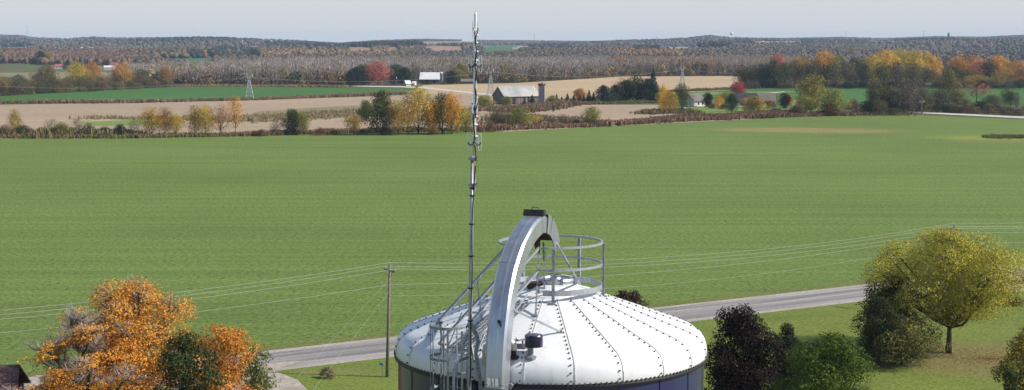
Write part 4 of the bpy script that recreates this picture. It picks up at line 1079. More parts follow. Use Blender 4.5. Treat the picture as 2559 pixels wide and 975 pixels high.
def stave_silo(name, label, px, base, wpx, toppx, mt, capm, broken=False):
    p = G(px, base); k = (p[1]) / F; r0 = wpx * k / 2; h = (base - toppx) * k
    r_ = thing(name, label, 'silo', p)
    g = Geo(); g.lathe([(r0, -.2), (r0, h*.9), (r0*.93, h*.9), (r0*.93, h*.6)], 20); g.build('wall', mt, r_, smooth=False)
    g = Geo()
    if broken:
        rs = np.random.RandomState(2)
        for j in range(20):
            a = j * 2*math.pi/20; hh = h * (.9 + rs.uniform(.0, .1))
            g.box((-.35, -.06, h*.86), (.35, .06, hh), M=Matrix.Rotation(a, 4, 'Z') @ Matrix.Translation((0, -r0 - .08, 0)))
        g.tube([(0, 0, h*.9), (.2, .1, h*1.03)], [r0*.5, .1], 8)
    else:
        g.lathe([(r0*1.05, h*.88), (r0*.8, h*.96), (r0*.35, h*1.0), (.01, h*1.01)], 20)
    g.build('cap', capm, r_)
    g = Geo()
    for i in range(7): g.lathe([(r0+.04, h*(.08+.12*i)), (r0+.06, h*(.085+.12*i)), (r0+.04, h*(.09+.12*i))], 20)
    g.build('hoop', GALVD, r_)
    g = Geo(); g.box((r0*.55, -r0*1.1, 0), (r0*.85, -r0*.7, h*.9)); g.build('chute', M_CONC, r_)
    return r_
stave_silo('stave_silo', 'grey concrete silo with ragged vine covered top at the old barn end', 1354, 264, 17, 207, M_CONC, noisemat('dark_vine', (.05, .045, .03), (.12, .10, .08), 2, .9), True)
# farm beyond with the silver roofed barn
gable_house('silver_roofed_barn', 'grey barn with bright silver roof beside a pale silo', 'barn', 1074, 209, 50, 11, 16, 12, R(-3), M_GREYB, M_TINW, openings=[('door', -2, 0, 2.2, 3.2), ('door', 3.5, .2, 1.4, 2)])
stave_silo('farm_silo', 'pale tall silo at the right end of the silver roofed barn', 1103, 210, 7, 180, M_CONC, M_TINW)
gable_house('farm_shed', 'white and grey tumbledown shed in the farm yard left of the barn', 'shed', 1021, 215, 12, 6, 7, 6, R(20), M_WHW, M_TINW)
gable_house('farm_shed', 'small pale shed between the yard shed and the silver roofed barn', 'shed', 1033, 213, 7, 5, 4, 5, R(-10), M_WHW, M_TINW)
gable_house('farm_shed', 'low grey shed right of the golden olive tree', 'shed', 1168, 209, 32, 5, 6, 9, R(-2), M_GREYB, M_SHINGB)
# houses
gable_house('white_house', 'small white house with dark hipped roof behind the purple tree', 'house', 1748, 267, 34, 14, 16, 9, R(28), M_WHW, M_SHINGB, openings=[('window', -.5, 1.0, .9, 1.3), ('window', 1.8, 1.0, .9, 1.3)])
gable_house('white_house', 'white garage wing right of the small white house', 'garage', 1782, 264, 22, 5, 6, 6, R(6), M_WHW, M_SHINGB)
gable_house('ranch_house', 'long house with near black roof behind the golden tree', 'house', 1868, 268, 58, 12, 22, 11, R(4), M_WHW, M_SHING, openings=[('window', -3, 1.0, 1.4, 1.2), ('window', 1, 1.0, 1.4, 1.2), ('door', 4.4, .1, 1, 2.1)])
gable_house('ranch_house', 'brown roofed house wing right of the near black roof', 'house', 1915, 262, 42, 10, 18, 11, R(-14), M_OLDRED, M_SHINGB, openings=[('window', 1, 1.0, 1.4, 1.2)])
# parked vehicle and trailer
def wagon(name, label, px, base, body, wdt, ang, cat='trailer'):
    p = G(px, base); r_ = thing(name, label, cat, p, ang)
    g = Geo(); w2 = wdt / 2
    prof = [(-w2, .45), (-w2, 1.0), (-w2*.6, 1.1), (-w2*.35, 1.65), (w2*.45, 1.68), (w2*.75, 1.1), (w2, 1.0), (w2, .45)]
    n = len(prof); V = [(x, -.85, z) for x, z in prof] + [(x, .85, z) for x, z in prof]
    q = [(i, i+n, (i+1) % n + n, (i+1) % n) for i in range(n)]
    g.add(V, q); 
    for s0 in (0, n):
        t = [(s0, s0+i, s0+i+1) for i in range(1, n-1)]
        if s0: t = [x[::-1] for x in t]
        g.add(V, t=t)
    g.build('body', body, r_)
    for x in (-w2*.62, w2*.62):
        for y in (-.85, .85):
            g = Geo(); g.tube([(x, y-.1, .34), (x, y+.1, .34)], .34, 12); g.build('wheel', BLACK, r_)
    g = Geo(); g.box((-w2*.3, -.87, 1.12), (w2*.42, .87, 1.55)); g.build('window', GLASSY, r_)
    return r_
wagon('parked_car', 'white car parked under the full green tree', 1688, 275, WHITEP, 4.6, R(10), 'car')
wagon('parked_car', 'small white car half hidden at the foot of the green tree', 1706, 277, WHITEP, 3.6, R(-30), 'car')
wagon('parked_car', 'dark car with shining roof parked right of the golden tree', 1938, 281, noisemat('black_paint', (.01, .01, .012), (.02, .02, .022), 1, .15, spec=.6), 5.4, R(8), 'car')
# far farmsteads
FB = 'small farm buildings in the far distance'
gable_house('white_barn', 'long white barn far left behind brown woods', 'barn', 65, 137.5, 26, 2.6, 2.2, 14, 0, M_WHW, M_TINW, group=FB)
gable_house('white_farmhouse', 'white farmhouse with reddish roof right of the lone dark tree', 'house', 147, 172, 20, 6, 5, 10, R(5), M_WHW, M_REDR, group=FB, openings=[('window', -2, 1, 1, 1.2), ('window', 2, 1, 1, 1.2)])
gable_house('white_shed', 'low white shed joined left of the white farmhouse', 'shed', 131, 171, 12, 4, 3, 8, 0, M_WHW, M_REDR, group=FB)
gable_house('red_roofed_barn', 'barn with red roof behind a white shed on the left', 'barn', 278, 168, 16, 4, 8, 12, R(-25), M_REDR, M_REDR, group=FB)
gable_house('white_shed', 'bluish white shed in front of the red roofed barn', 'shed', 273, 175, 26, 6, 4, 9, R(6), M_WHW, M_TINW, group=FB)
stave_silo('small_silo', 'small pale silo above the tan orange tree', 209, 163, 6, 150, M_TINW, M_TINW)
gable_house('white_barn', 'long white barn high in the left hills', 'barn', 218, 121.5, 34, 1.6, 1.6, 14, 0, M_WHW, M_TINW, group=FB)
gable_house('blue_roofed_shed', 'shed with blue roof beside a small orange tree', 'shed', 569, 158.5, 28, 4, 5, 12, R(4), M_WHW, M_BLUR, group=FB)
gable_house('white_barn', 'white barn left of the white far silo', 'barn', 664, 112, 8, 2.2, 1.8, 12, 0, M_WHW, M_TINW, group=FB)
gable_house('white_barn', 'white barn right of the white far silo', 'barn', 685, 112, 8, 2.2, 1.8, 12, 0, M_WHW, M_TINW, group=FB)
stave_silo('far_silo', 'tall white silo between two tiny white barns', 678, 112, 4, 100, M_TINW, M_TINW)
stave_silo('far_silo', 'white slim silo on the left hills near the skyline', 606, 112, 2.6, 101, M_TINW, M_TINW)
gable_house('white_barn', 'tiny white barn below the water tower hill', 'barn', 1782, 107, 8, 2.2, 1.6, 12, 0, M_WHW, M_TINW, group=FB)
gable_house('white_barn', 'tiny white barn right of the water tower', 'barn', 1907, 106.5, 7, 2.2, 1.6, 12, 0, M_WHW, M_TINW, group=FB)
gable_house('white_barn', 'tiny white barn in the right hills, left of the brown wooded rise', 'barn', 2147, 104, 8, 3, 2, 12, 0, M_WHW, M_TINW, group=FB)
gable_house('white_barn', 'white sheds above the yellow tree tops of the right wood', 'barn', 2284, 111, 18, 3, 1.6, 12, 0, M_WHW, M_SHINGB, group=FB)
gable_house('white_barn', 'longest white shed roofs beside the dark far silo', 'barn', 2384, 102, 32, 2.6, 2.4, 14, 0, M_WHW, M_TINW, group=FB)
gable_house('white_barn', 'white shed right of the longest white shed roofs', 'barn', 2437, 101.5, 12, 2.2, 1.8, 12, 0, M_WHW, M_TINW, group=FB)
stave_silo('far_silo', 'dark blue silo standing above the skyline at right', 2370, 103, 5, 82, noisemat('far_navy', (.02, .02, .05), (.03, .03, .07), 1, .4), BLACK)

def water_tower(px, base, top, wpx, label, Y=6600.0):
    b_ = at(px, base, Y); t_ = at(px, top, Y); k = Y / F; r0 = wpx * k / 2
    zb = float(hz(b_[0], Y)); r_ = thing('water_tower', label, 'water tower', (b_[0], Y, zb))
    h = t_[2] - zb
    g = Geo(); g.lathe([(2.6, 0), (1.6, 4), (1.4, h - 2*r0), (2.4, h - 1.75*r0)], 14); g.build('stem', M_WHW, r_, smooth=True)
    g = Geo(); g.lathe([(r0*math.cos(a)+.01, h - r0 + r0*.88*math.sin(a)) for a in np.linspace(-1.5, 1.57, 12)], 20); g.build('tank', M_WHW, r_, smooth=True)
    g = Geo(); g.lathe([(.8, h - .15*r0), (.8, h + 1.0), (.01, h+1.6)], 8); g.build('vent', GALVD, r_)
water_tower(1828, 95, 79.5, 8.5, 'white ball water tower on the skyline')
water_tower(1642, 99, 91.5, 4, 'tiny far water tower left of the large one', 7000)
water_tower(1572, 112, 101.5, 3.4, 'small white water tower below the skyline', 5600)
def far_mast(px, base, top, label, Y=6800.0, w_=1.2):
    b_ = at(px, base, Y); zb = float(hz(b_[0], Y)); t_ = at(px, top, Y); h = t_[2] - zb
    r_ = thing('radio_mast', label, 'radio mast', (b_[0], Y, zb))
    g = Geo()
    for a in range(3):
        x, y = w_*math.sin(a*2.09), w_*math.cos(a*2.09)
        g.bar((x, y, 0), (x*.5, y*.5, h), .35)
    for i in range(12):
        a, b2 = i % 3, (i+1) % 3; s0, s1 = 1-.5*i/12, 1-.5*(i+1)/12
        g.bar((w_*s0*math.sin(a*2.09), w_*s0*math.cos(a*2.09), h*i/12), (w_*s1*math.sin(b2*2.09), w_*s1*math.cos(b2*2.09), h*(i+1)/12), .25)
    g.build('lattice', GALVD, r_)
    g = Geo(); g.box((-w_, -w_, h*.93), (w_, w_, h*.96)); g.build('platform', GALVD, r_)
far_mast(1335, 98, 85, 'thin radio mast on the skyline right of the antenna pole')
far_mast(2308, 93, 77, 'thin radio mast on the right skyline')
far_mast(2114, 94, 79, 'thin radio mast right of the water tower')
far_mast(68, 92, 62, 'tall faint radio mast on the left skyline', w_=.8)

def pylon(px, base, top, wpx, label, dim=False):
    p = G(px, base); k = p[1] / F; h = (base - top) * k; b0 = wpx * k / 2
    r_ = thing('pylon', label, 'pylon', p, R(12), 'lattice pylons of the power line')
    g = Geo(); t_ = .17 if px < 1000 else .11
    def leg(s1, s2, z):
        f = 1 - z / (h*.62); f = max(f, 0) * .78 + .22
        return np.array([s1*b0*f, s2*b0*f, z])
    zs = [0, h*.14, h*.27, h*.38, h*.48, h*.56, h*.62]
    for s1 in (-1, 1):
        for s2 in (-1, 1):
            g.bar(leg(s1, s2, 0), leg(s1, s2, h*.62), t_*1.3)
    for z0, z1 in zip(zs[:-1], zs[1:]):
        for s in (-1, 1):
            g.bar(leg(-1, s, z0), leg(1, s, z1), t_); g.bar(leg(1, s, z0), leg(-1, s, z1), t_)
            g.bar(leg(s, -1, z0), leg(s, 1, z1), t_); g.bar(leg(s, 1, z0), leg(s, -1, z1), t_)
            g.bar(leg(-1, s, z1), leg(1, s, z1), t_)
    g.build('tower_frame', GALV, r_)
    for s in (-1, 1):
        g = Geo(); w0 = b0*.22
        a0 = np.array([s*w0, 0, h*.62]); a1 = np.array([s*b0*.55, 0, h*.82]); a2 = np.array([s*b0*.42, 0, h])
        for dy in (-.35, .35):
            g.bar(a0 + [0, dy, 0], a1 + [0, dy, 0], t_*1.1); g.bar(a1 + [0, dy, 0], a2, t_*1.1)
            g.bar(np.array([0, dy, h*.66]), a1 + [0, dy, 0], t_)
        for i in range(4):
            f = i/4; g.bar(a0+(a1-a0)*f + [0, .35, 0], a0+(a1-a0)*(f+.25) + [0, -.35, 0], t_*.8)
        g.bar(a1 + [-s*b0*.5, 0, 0], a1 + [s*b0*.35, 0, .1], t_)
        g.build('arm', GALV, r_)
        for xo in (s*b0*.88, ):
            g = Geo(); g.tube([(xo, 0, h*.82), (xo, 0, h*.72)], .14, 6); g.build('insulator', M_WHW, r_)
    return r_, h, b0
PY = [pylon(623, 250, 171, 21, 'lattice pylon before the left green meadow'), pylon(1226, 238, 157, 16, 'lattice pylon between the mast and the old barn'), pylon(1705, 219, 156, 15, 'slender lattice pylon above the full green tree')]
for dx in (-1, 1):
    pts = []
    ends = []
    for (r_, h, b0) in PY:
        M = Matrix.Translation(r_.location) @ Matrix.Rotation(r_.rotation_euler.z, 4, 'Z')
        ends.append(M @ Vector((dx*b0*.88, 0, h*.72)))
    ends = [ends[0] - (ends[1]-ends[0])] + ends + [ends[-1] + (ends[-1]-ends[-2])]
    for a, b_ in zip(ends[:-1], ends[1:]):
        for i in range(16):
            f = i/16; p = a.lerp(b_, f); p.z -= 4.0 * 4*f*(1-f); pts.append(p)
    g = Geo(); g.tube(pts, .02, 4); tag(g.build('transmission_line', GALV), 'faint %s transmission line strung between the pylons' % ('left side' if dx < 0 else 'right side'), 'power line', 'transmission lines')

# ------------------------------------------------------------------ roadside poles and wires
Pole = {}
pd = unit(np.array([65., 38.])); pn_ = np.array([pd[1], -pd[0]])     # pn_ towards the camera side
def utility_pole(x, y, label, h=11.0, lean=0.0, visible=True, arm=1.2):
    r_ = thing('utility_pole', label, 'utility pole', (x, y, lawnz(x, y) - .05), 0, 'wooden utility poles along the road')
    tp = np.array([lean, 0, h])
    g = Geo(); g.tube([(0, 0, -.3), (lean*.5, 0, h*.5), tp], [.17, .145, .115], 12); g.build('pole', WOODP, r_, smooth=True)
    ca = tp + np.array([0, 0, -.55])
    n3 = np.array([pn_[0], pn_[1], 0])
    A, B = ca - n3*arm, ca + n3*arm
    g = Geo(); g.bar(A, B, .11, .14); g.build('crossarm', WOODP, r_)
    g = Geo(); 
    for s in (-1, 1): g.bar(ca + n3*.7*s, tp + np.array([0, 0, -1.25]), .04)
    g.build('brace', GALVD, r_)
    ins = [tp + [0, 0, .22], A + n3*.1 + [0, 0, .28], B - n3*.1 + [0, 0, .28]]
    for p in ins:
        g = Geo(); g.tube([p - [0, 0, .25], p - [0, 0, .1], p - [0, 0, .08], p], [.02, .025, .07, .05], 8); g.build('insulator', M_CONC, r_)
    base = np.array(r_.location)
    Pole[len(Pole)] = [base + p for p in ins] + [base + [lean*.8, 0, 9.1] + n3*.16, base + [lean*.7, 0, 8.0] + n3*.16]
    return r_
q1 = at(978, 657, 154.5)
P1 = G(967, 943); P2 = np.array([P1[0] + 65.2, P1[1] + 38.3])
P0 = np.array([P1[0] - 65.2, P1[1] - 38.3]); P3 = np.array([P2[0] + 65.2, P2[1] + 38.3])
utility_pole(P0[0], P0[1], 'utility pole standing left outside the view')
up1 = utility_pole(P1[0], P1[1], 'weathered utility pole between the gravel drive and the silo', lean=.36)
utility_pole(P2[0], P2[1], 'utility pole whose top shows over the big yellow green tree', h=10.0)
utility_pole(P3[0], P3[1], 'utility pole standing right outside the view')
M_WIRE = noisemat('aluminium_wire', (.36, .38, .34), (.45, .47, .43), 5, .5, .1, spec=.5)
for wi, (lb, rad, sag) in enumerate([('topmost power wire carried on the pole tops', .013, 1.5), ('upper power wire on the far crossarm end', .013, 1.6), ('upper power wire on the near crossarm end', .013, 1.6), ('neutral wire below the crossarms', .012, 1.3), ('lowest cable on the poles', .010, 1.6)]):
    pts = []
    for s in range(1 if wi == 4 else 0, 3):
        a, b_ = Pole[s][wi], Pole[s+1][wi]
        for i in range(20 + (s == 2)):
            f = i/20; p = a + (b_ - a)*f; p = p - np.array([0, 0, sag*4*f*(1-f)]); pts.append(p)
    g = Geo(); g.tube(pts, rad, 5); tag(g.build('power_line', M_WIRE), lb, 'power line', 'wires along the road')
Mi = up1.matrix_basis.inverted()
for (h0, a0) in ((9.6, (690, 1000)), (8.4, (763, 1000))):
    an = G(*a0); g = Geo(); g.tube([(.3, -.1, h0), tuple(Vector(an) - up1.location)], .006, 4); g.build('guy_wire', M_WIRE, up1)
# small blue address sign on a post
sp_ = G(955, 941)
r_ = thing('address_sign', 'small blue reflective sign on a thin post beside the utility pole', 'sign', sp_)
g = Geo(); g.box((-.03, -.02, 0), (.03, .02, 1.25)); g.build('post', GALVD, r_)
g = Geo(); g.box((-.28, -.045, 1.1), (.12, -.022, 1.36)); g.build('sign_plate', noisemat('blue_sign', (.06, .14, .34), (.08, .18, .4), 3, .4), r_)
# mailbox by the right driveway
mb = G(2538, 702)
r_ = thing('mailbox', 'grey mailbox on a post beside the right hand drive', 'mailbox', mb)
g = Geo(); g.box((-.05, -.05, 0), (.05, .05, 1.05)); g.build('post', WOODP, r_)
g = Geo(); g.box((-.11, -.26, 1.05), (.11, .26, 1.2)); g.tube([(0, -.26, 1.2), (0, .26, 1.2)], .11, 12); g.build('box', GALV, r_)
# utility pole by the far lane
pp = G(2303, 288); kk = pp[1]/F
r_ = thing('lane_pole', 'thin light coloured pole with crossarm beside the pale lane', 'utility pole', pp)
g = Geo(); g.tube([(0, 0, -.2), (0, 0, 36*kk)], [.2, .14], 8); g.build('pole', BARKG, r_)
g = Geo(); g.bar((-1.3, 0, 36*kk-.5), (1.3, 0, 36*kk-.5), .2); g.build('crossarm', M_WHW, r_)
pp = G(990, 215); kk = pp[1]/F
r_ = thing('yard_pole', 'pale pole with transformer in the farm yard right of the salmon red tree', 'utility pole', pp)
g = Geo(); g.tube([(0, 0, -.2), (0, 0, 23*kk)], [.2, .15], 8); g.build('pole', BARKG, r_)
g = Geo(); g.tube([(.3, 0, 19*kk), (.3, 0, 22*kk)], .3, 8); g.build('transformer', M_TINW, r_)

# ------------------------------------------------------------------ THE SILO
SX, SY, ZR = .95, 38.75, 24.88
def pol(th, r_, z=0.0):
    a = R(th); return np.array([SX + r_*math.sin(a), SY - r_*math.cos(a), z])
PROF = [(3.80, 0.0), (3.81, .10), (3.80, .22), (3.765, .35), (3.69, .47), (3.55, .58), (3.36, .66), (1.10, 1.48)]
PR = np.array(PROF)
def domez(r_): return ZR + float(np.interp(-r_, -PR[:, 0][::1], PR[:, 1])) if r_ < 3.8 else ZR
_rr = PR[::-1, 0]; _zz = PR[::-1, 1]
def domez(r_): return ZR + float(np.interp(r_, _rr[:-2], _zz[:-2]))
def Dp(px, py):
    """sight line to roof surface"""
    d = ray(px, py)
    for t in np.arange(30, 46, .01):
        p = np.array([0, 0, CH]) + d * t
        r_ = math.hypot(p[0]-SX, p[1]-SY)
        if r_ < 3.8 and p[2] < domez(r_): return p
    return p
silo = thing('feed_silo', 'huge navy blue farm silo with white bolted roof, galvanised filler arch and cage', 'silo', (SX, SY, 0))
def sb(g, name, mats, parent=silo, smooth=False):
    """build with world coordinates under the silo"""
    o = g.build(name, mats, None, smooth)
    if parent is silo: off_ = Vector((-SX, -SY, 0))
    else: off_ = Vector((-SX, -SY, 0))
    for i in range(1):
        co = np.empty(len(o.data.vertices)*3, np.float32); o.data.vertices.foreach_get('co', co)
        co = co.reshape(-1, 3) + np.array(off_, np.float32); o.data.vertices.foreach_set('co', co.ravel()); o.data.update()
    o.parent = parent
    return o
# enamel wall
m, nt, b = newmat('navy_enamel'); N = nt.nodes; L = nt.links
tc = N.new('ShaderNodeTexCoord'); mp = N.new('ShaderNodeMapping'); mp.inputs['Scale'].default_value = (1.5, 1.5, .25); L.new(tc.outputs['Object'], mp.inputs[0])
n1 = N.new('ShaderNodeTexNoise'); n1.inputs['Scale'].default_value = 1.2; n1.inputs['Detail'].default_value = 5; L.new(mp.outputs[0], n1.inputs['Vector'])
r1 = N.new('ShaderNodeValToRGB'); r1.color_ramp.elements[0].color = (.014, .014, .055, 1); r1.color_ramp.elements[1].color = (.024, .026, .10, 1)
L.new(n1.outputs[0], r1.inputs[0]); L.new(r1.outputs[0], b.inputs['Base Color']); b.inputs['Roughness'].default_value = .32; b.inputs['Specular IOR Level'].default_value = .6
b.inputs['Coat Weight'].default_value = .5; b.inputs['Coat Roughness'].default_value = .2
NAVY = m
g = Geo(); g.lathe([(3.74, 0), (3.74, ZR - .02)], 96, (SX, SY, 0))
sb(g, 'wall', NAVY, smooth=True)
g = Geo(); NP = 21; PH = 6.3
for i in range(NP):
    th = PH + i * 360 / NP
    g.bar(pol(th, 3.755, 0), pol(th, 3.755, ZR - .05), .05, .004, up=pol(th, 1) - pol(th, 0))
for z in np.arange(ZR - 1.4, 2, -1.4): g.lathe([(3.745, z-.03), (3.765, z-.03), (3.765, z+.03), (3.745, z+.03)], 96, (SX, SY, 0))
sb(g, 'wall_seams', NAVY)
# roof with lapped radial seams and bolts as its surface pattern
g = Geo(); nseg = NP * 6
CRV = []
for k in range(len(PROF)-1):
    (ra, za), (rb, zb) = PROF[k], PROF[k+1]
    steps = 8 if k == len(PROF)-2 else 2
    for j in range(steps): f = j/steps; CRV.append((ra + (rb-ra)*f, za + (zb-za)*f))
CRV.append(PROF[-1])
V = []
for (r_, z_) in CRV:
    for j in range(nseg):
        a = R(PH) + 2*math.pi*j/nseg
        ph = (j % 6) / 6; bul = math.sin(math.pi * ph) * .007 * (r_/3.8)
        V.append((SX + (r_)*math.sin(a), SY - (r_)*math.cos(a), ZR + z_ + bul))
q = [(i*nseg+j, i*nseg+(j+1) % nseg, (i+1)*nseg+(j+1) % nseg, (i+1)*nseg+j) for i in range(len(CRV)-1) for j in range(nseg)]
g.add(V, q, m=0)
L_arc = [0]; 
for k in range(1, len(CRV)): L_arc.append(L_arc[-1] + math.hypot(CRV[k][0]-CRV[k-1][0], CRV[k][1]-CRV[k-1][1]))
CR = np.array(CRV); LA = np.array(L_arc)
rsb = np.random.RandomState(4)
for i in range(NP):
    th = PH + i*360/NP
    for k in range(len(CRV)-1):      # narrow lap strip
        a_, b_ = CRV[k], CRV[k+1]
        g.bar(pol(th + .5, a_[0] + .004, ZR + a_[1] + .006), pol(th + .5, b_[0] + .004, ZR + b_[1] + .006), .020, .014, m=1)
    s_ = .08
    while s_ < LA[-1] - .05:
        r_ = np.interp(s_, LA, CR[:, 0]); z_ = np.interp(s_, LA, CR[:, 1])
        r2 = np.interp(s_ + .02, LA, CR[:, 0]); z2 = np.interp(s_ + .02, LA, CR[:, 1])
        p = pol(th, r_, ZR + z_)
        nrm3 = unit(pol(th, -(z2 - z_) * -1 * -1, 0) * 0 + (pol(th, 1) - pol(th, 0)) * (z2 - z_) + np.array([0, 0, r_ - r2]))
        tang = np.array([math.cos(R(th)), math.sin(R(th)), 0]) * -.055
        p = p + tang
        g.tube([p, p + nrm3 * .035], [.022, .018], 6, m=2)
        s_ += .18
for j in range(NP * 9):
    th = PH + j * 360 / (NP*9); p = pol(th, 3.815, ZR + .02); d = pol(th, 1) - pol(th, 0)
    g.tube([p, p + d * .03], [.022, .02], 6, m=2)
g.lathe([(3.76, -.07), (3.83, -.07), (3.83, -.045), (3.815, .0)], 96, (SX, SY, ZR), m=3)
M_LAP = noisemat('lap_joint', (.40, .40, .41), (.66, .66, .66), 8, .6)
# roof paint with faint grime streaks
m = noisemat('roof_enamel', (.68, .685, .69), (.74, .74, .735), .8, .36, c3=(.64, .64, .635), s3=.9, spec=.5)
nt = m.node_tree; N = nt.nodes; L = nt.links; b = N['Principled BSDF']
tc = N.new('ShaderNodeTexCoord'); mp = N.new('ShaderNodeMapping'); mp.inputs['Scale'].default_value = (2.2, 2.2, .35); L.new(tc.outputs['Object'], mp.inputs[0])
ns = N.new('ShaderNodeTexNoise'); ns.inputs['Scale'].default_value = 2.5; ns.inputs['Detail'].default_value = 8; ns.inputs['Roughness'].default_value = .7; L.new(mp.outputs[0], ns.inputs['Vector'])
rr_ = N.new('ShaderNodeValToRGB'); rr_.color_ramp.elements[0].position = .54; rr_.color_ramp.elements[0].color = (0, 0, 0, 1); rr_.color_ramp.elements[1].position = .78; rr_.color_ramp.elements[1].color = (.55, .55, .55, 1)
L.new(ns.outputs[0], rr_.inputs[0])
src = b.inputs['Base Color'].links[0].from_socket
mx = N.new('ShaderNodeMix'); mx.data_type = 'RGBA'; L.new(rr_.outputs[0], mx.inputs[0]); L.new(src, mx.inputs[6]); mx.inputs[7].default_value = (.36, .34, .32, 1)
L.new(mx.outputs[2], b.inputs['Base Color'])
ROOFM = m
ro = sb(g, 'roof', [ROOFM, M_LAP, RUST, BLACK])
mi_ = np.empty(len(ro.data.polygons), np.int32); ro.data.polygons.foreach_get('material_index', mi_); ro.data.polygons.foreach_set('use_smooth', mi_ == 0)
# top collar and lid
g = Geo(); cc = (SX, SY, ZR)
g.lathe([(1.12, 1.46), (1.08, 1.53), (.72, 1.62), (.66, 1.70), (.5, 1.72), (.01, 1.73)], 40, cc)
sb(g, 'top_collar', ROOFM)
lid = Geo(); lid.lathe([(.44, 1.72), (.46, 1.80), (.44, 1.84), (.36, 1.84), (.34, 1.80), (.14, 1.82), (.12, 1.86), (.01, 1.87)], 32, (SX + .12, SY, ZR)); lo_ = sb(lid, 'hatch_lid', GALV)
g = Geo()
for a in range(6):
    p = np.array([SX + .12 + .45*math.sin(a*1.047+.3), SY - .45*math.cos(a*1.047+.3), ZR + 1.72]); g.box((p[0]-.03, p[1]-.03, p[2]), (p[0]+.03, p[1]+.03, p[2]+.17))
g.tube([(SX+.12-.4, SY-.2, ZR+1.9), (SX+.2, SY-.25, ZR+1.96), (SX+.52, SY-.1, ZR+1.88)], .015, 6)
sb(g, 'clamp', GALVD, lo_)
g = Geo(); c0 = at(1336, 730, SY - .35)
g.tube([(c0[0], c0[1], ZR+1.35), (c0[0], c0[1], ZR+1.78)], .19, 16); sb(g, 'distributor_motor', DARKIN)
g = Geo(); c1_ = at(1362, 735, SY - .75); g.box((c1_[0]-.13, c1_[1]-.1, ZR+1.42), (c1_[0]+.13, c1_[1]+.1, ZR+1.66)); sb(g, 'control_box', WHITEP)

# guard rail rings and posts
def arc(z, h_, th0, th1, r_=1.25, n=60, t_=.045, flange=True):
    g = Geo(); A = np.linspace(th0, th1, n)
    V = []
    sec = [(r_ - t_/2, z - h_/2), (r_ + t_/2*(1 if flange else 0) , z - h_/2), (r_ + t_/2*(1 if flange else 0), z + h_/2), (r_ - t_/2, z + h_/2)]
    for a in A:
        for (rr2, zz2) in sec: V.append(pol(a, rr2, zz2))
    q = [(i*4+k, i*4+(k+1) % 4, (i+1)*4+(k+1) % 4, (i+1)*4+k) for i in range(n-1) for k in range(4)]
    q += [(3, 2, 1, 0), ((n-1)*4, (n-1)*4+1, (n-1)*4+2, (n-1)*4+3)]
    g.add(V, q); return g
sb(arc(27.60, .05, -15, -57 + 360, t_=.055), 'guard_ring', GALV)
sb(arc(27.07, .055, -15, -57 + 360, t_=.03), 'guard_ring', GALV)
sb(arc(26.52, .13, -10, -62 + 360, t_=.02), 'guard_ring', GALV)
for th in (1, 83, 145, 211):
    g = Geo(); g.bar(pol(th, 1.285, domez(1.29) - .02), pol(th, 1.285, 27.58), .07, .05, up=pol(th, 1) - pol(th, 0))
    g.box(tuple(pol(th, 1.30, domez(1.3)-.03) - .07), tuple(pol(th, 1.30, domez(1.3)-.03) + np.array([.07, .07, .035])))
    sb(g, 'guard_post', GALVD)
# walkway from the ladder to the ring: grating, handrails, stanchions
TH = -36.0
wdir = pol(TH, 1) - pol(TH, 0); wside = np.array([math.cos(R(TH)), math.sin(R(TH)), 0])
def wk(r_, s, z): return pol(TH, r_, z) + wside * s
g = Geo()
for r_ in np.arange(1.3, 3.66, .062):
    g.bar(wk(r_, -.36, domez(r_) + .05), wk(r_ + .03, .36, domez(r_) + .05), .012, .01)
for s in np.linspace(-.36, .36, 7):
    rs_ = np.linspace(1.3, 3.64, 8)
    for a_, b_ in zip(rs_[:-1], rs_[1:]): g.bar(wk(a_, s, domez(a_) + .045), wk(b_, s, domez(b_) + .045), .012 if abs(s) < .35 else .03, .02)
sb(g, 'grating', GALVD)
for s, th0 in ((-.42, -57), (.42, -15)):
    for z1, z0, nm in ((27.60, 26.15, 'handrail'), (27.07, 25.62, 'midrail')):
        g = Geo(); g.bar(pol(th0, 1.25, z1), wk(3.86, s, z0), .055, .055); sb(g, nm, GALV)
    for r_ in (2.3, 3.72):
        f = (3.86 - r_) / (3.86 - 1.1); zt = 26.15 + (27.6 - 26.15) * min(f, 1)
        g = Geo(); g.bar(wk(r_ - .06, s, domez(r_) + .02), wk(r_ + .12, s, zt - .02 - .06), .04, .04)
        sb(g, 'stanchion', GALV)
    for ra, rb in ((3.5, 3.0),):
        g = Geo(); g.bar(wk(ra, s, domez(ra) + .05), wk(rb, s, domez(rb) + .55), .03, .03); sb(g, 'diagonal_brace', GALV)
# ladder cage
CC = pol(-34.8, 4.15); 
th_c = R(-34.8)
def cg(a, r_, z): 
    aa = th_c + R(a); return np.array([CC[0] + r_*math.sin(aa), CC[1] - r_*math.cos(aa), z])
cage = None
for z in (26.14, 25.43, 24.7):
    g = Geo(); n = 30; A = np.linspace(-125, 125, n); V = []
    for a in A:
        for (rr2, zz2) in ((.42, z-.03), (.432, z-.03), (.432, z+.03), (.42, z+.03)): V.append(cg(a, rr2, zz2))
    q = [(i*4+k, i*4+(k+1) % 4, (i+1)*4+(k+1) % 4, (i+1)*4+k) for i in range(n-1) for k in range(4)] + [(3, 2, 1, 0), ((n-1)*4, (n-1)*4+1, (n-1)*4+2, (n-1)*4+3)]
    g.add(V, q); sb(g, 'cage_hoop', GALVD)
for a in (-118, -62, -20, 22, 64, 118):
    g = Geo(); g.bar(cg(a, .412, 20), cg(a, .412, 26.16), .026, .012, up=cg(a, 1, 0) - cg(a, 0, 0)); sb(g, 'cage_bar', GALVD)
lad = Geo()
for s in (-.2, .2): lad.bar(pol(-34.8, 3.92, 20) + np.array([math.cos(th_c), math.sin(th_c), 0])*s, pol(-34.8, 3.92, 26.0) + np.array([math.cos(th_c), math.sin(th_c), 0])*s, .05, .03)
lo_ = sb(lad, 'ladder', GALV)
g = Geo()
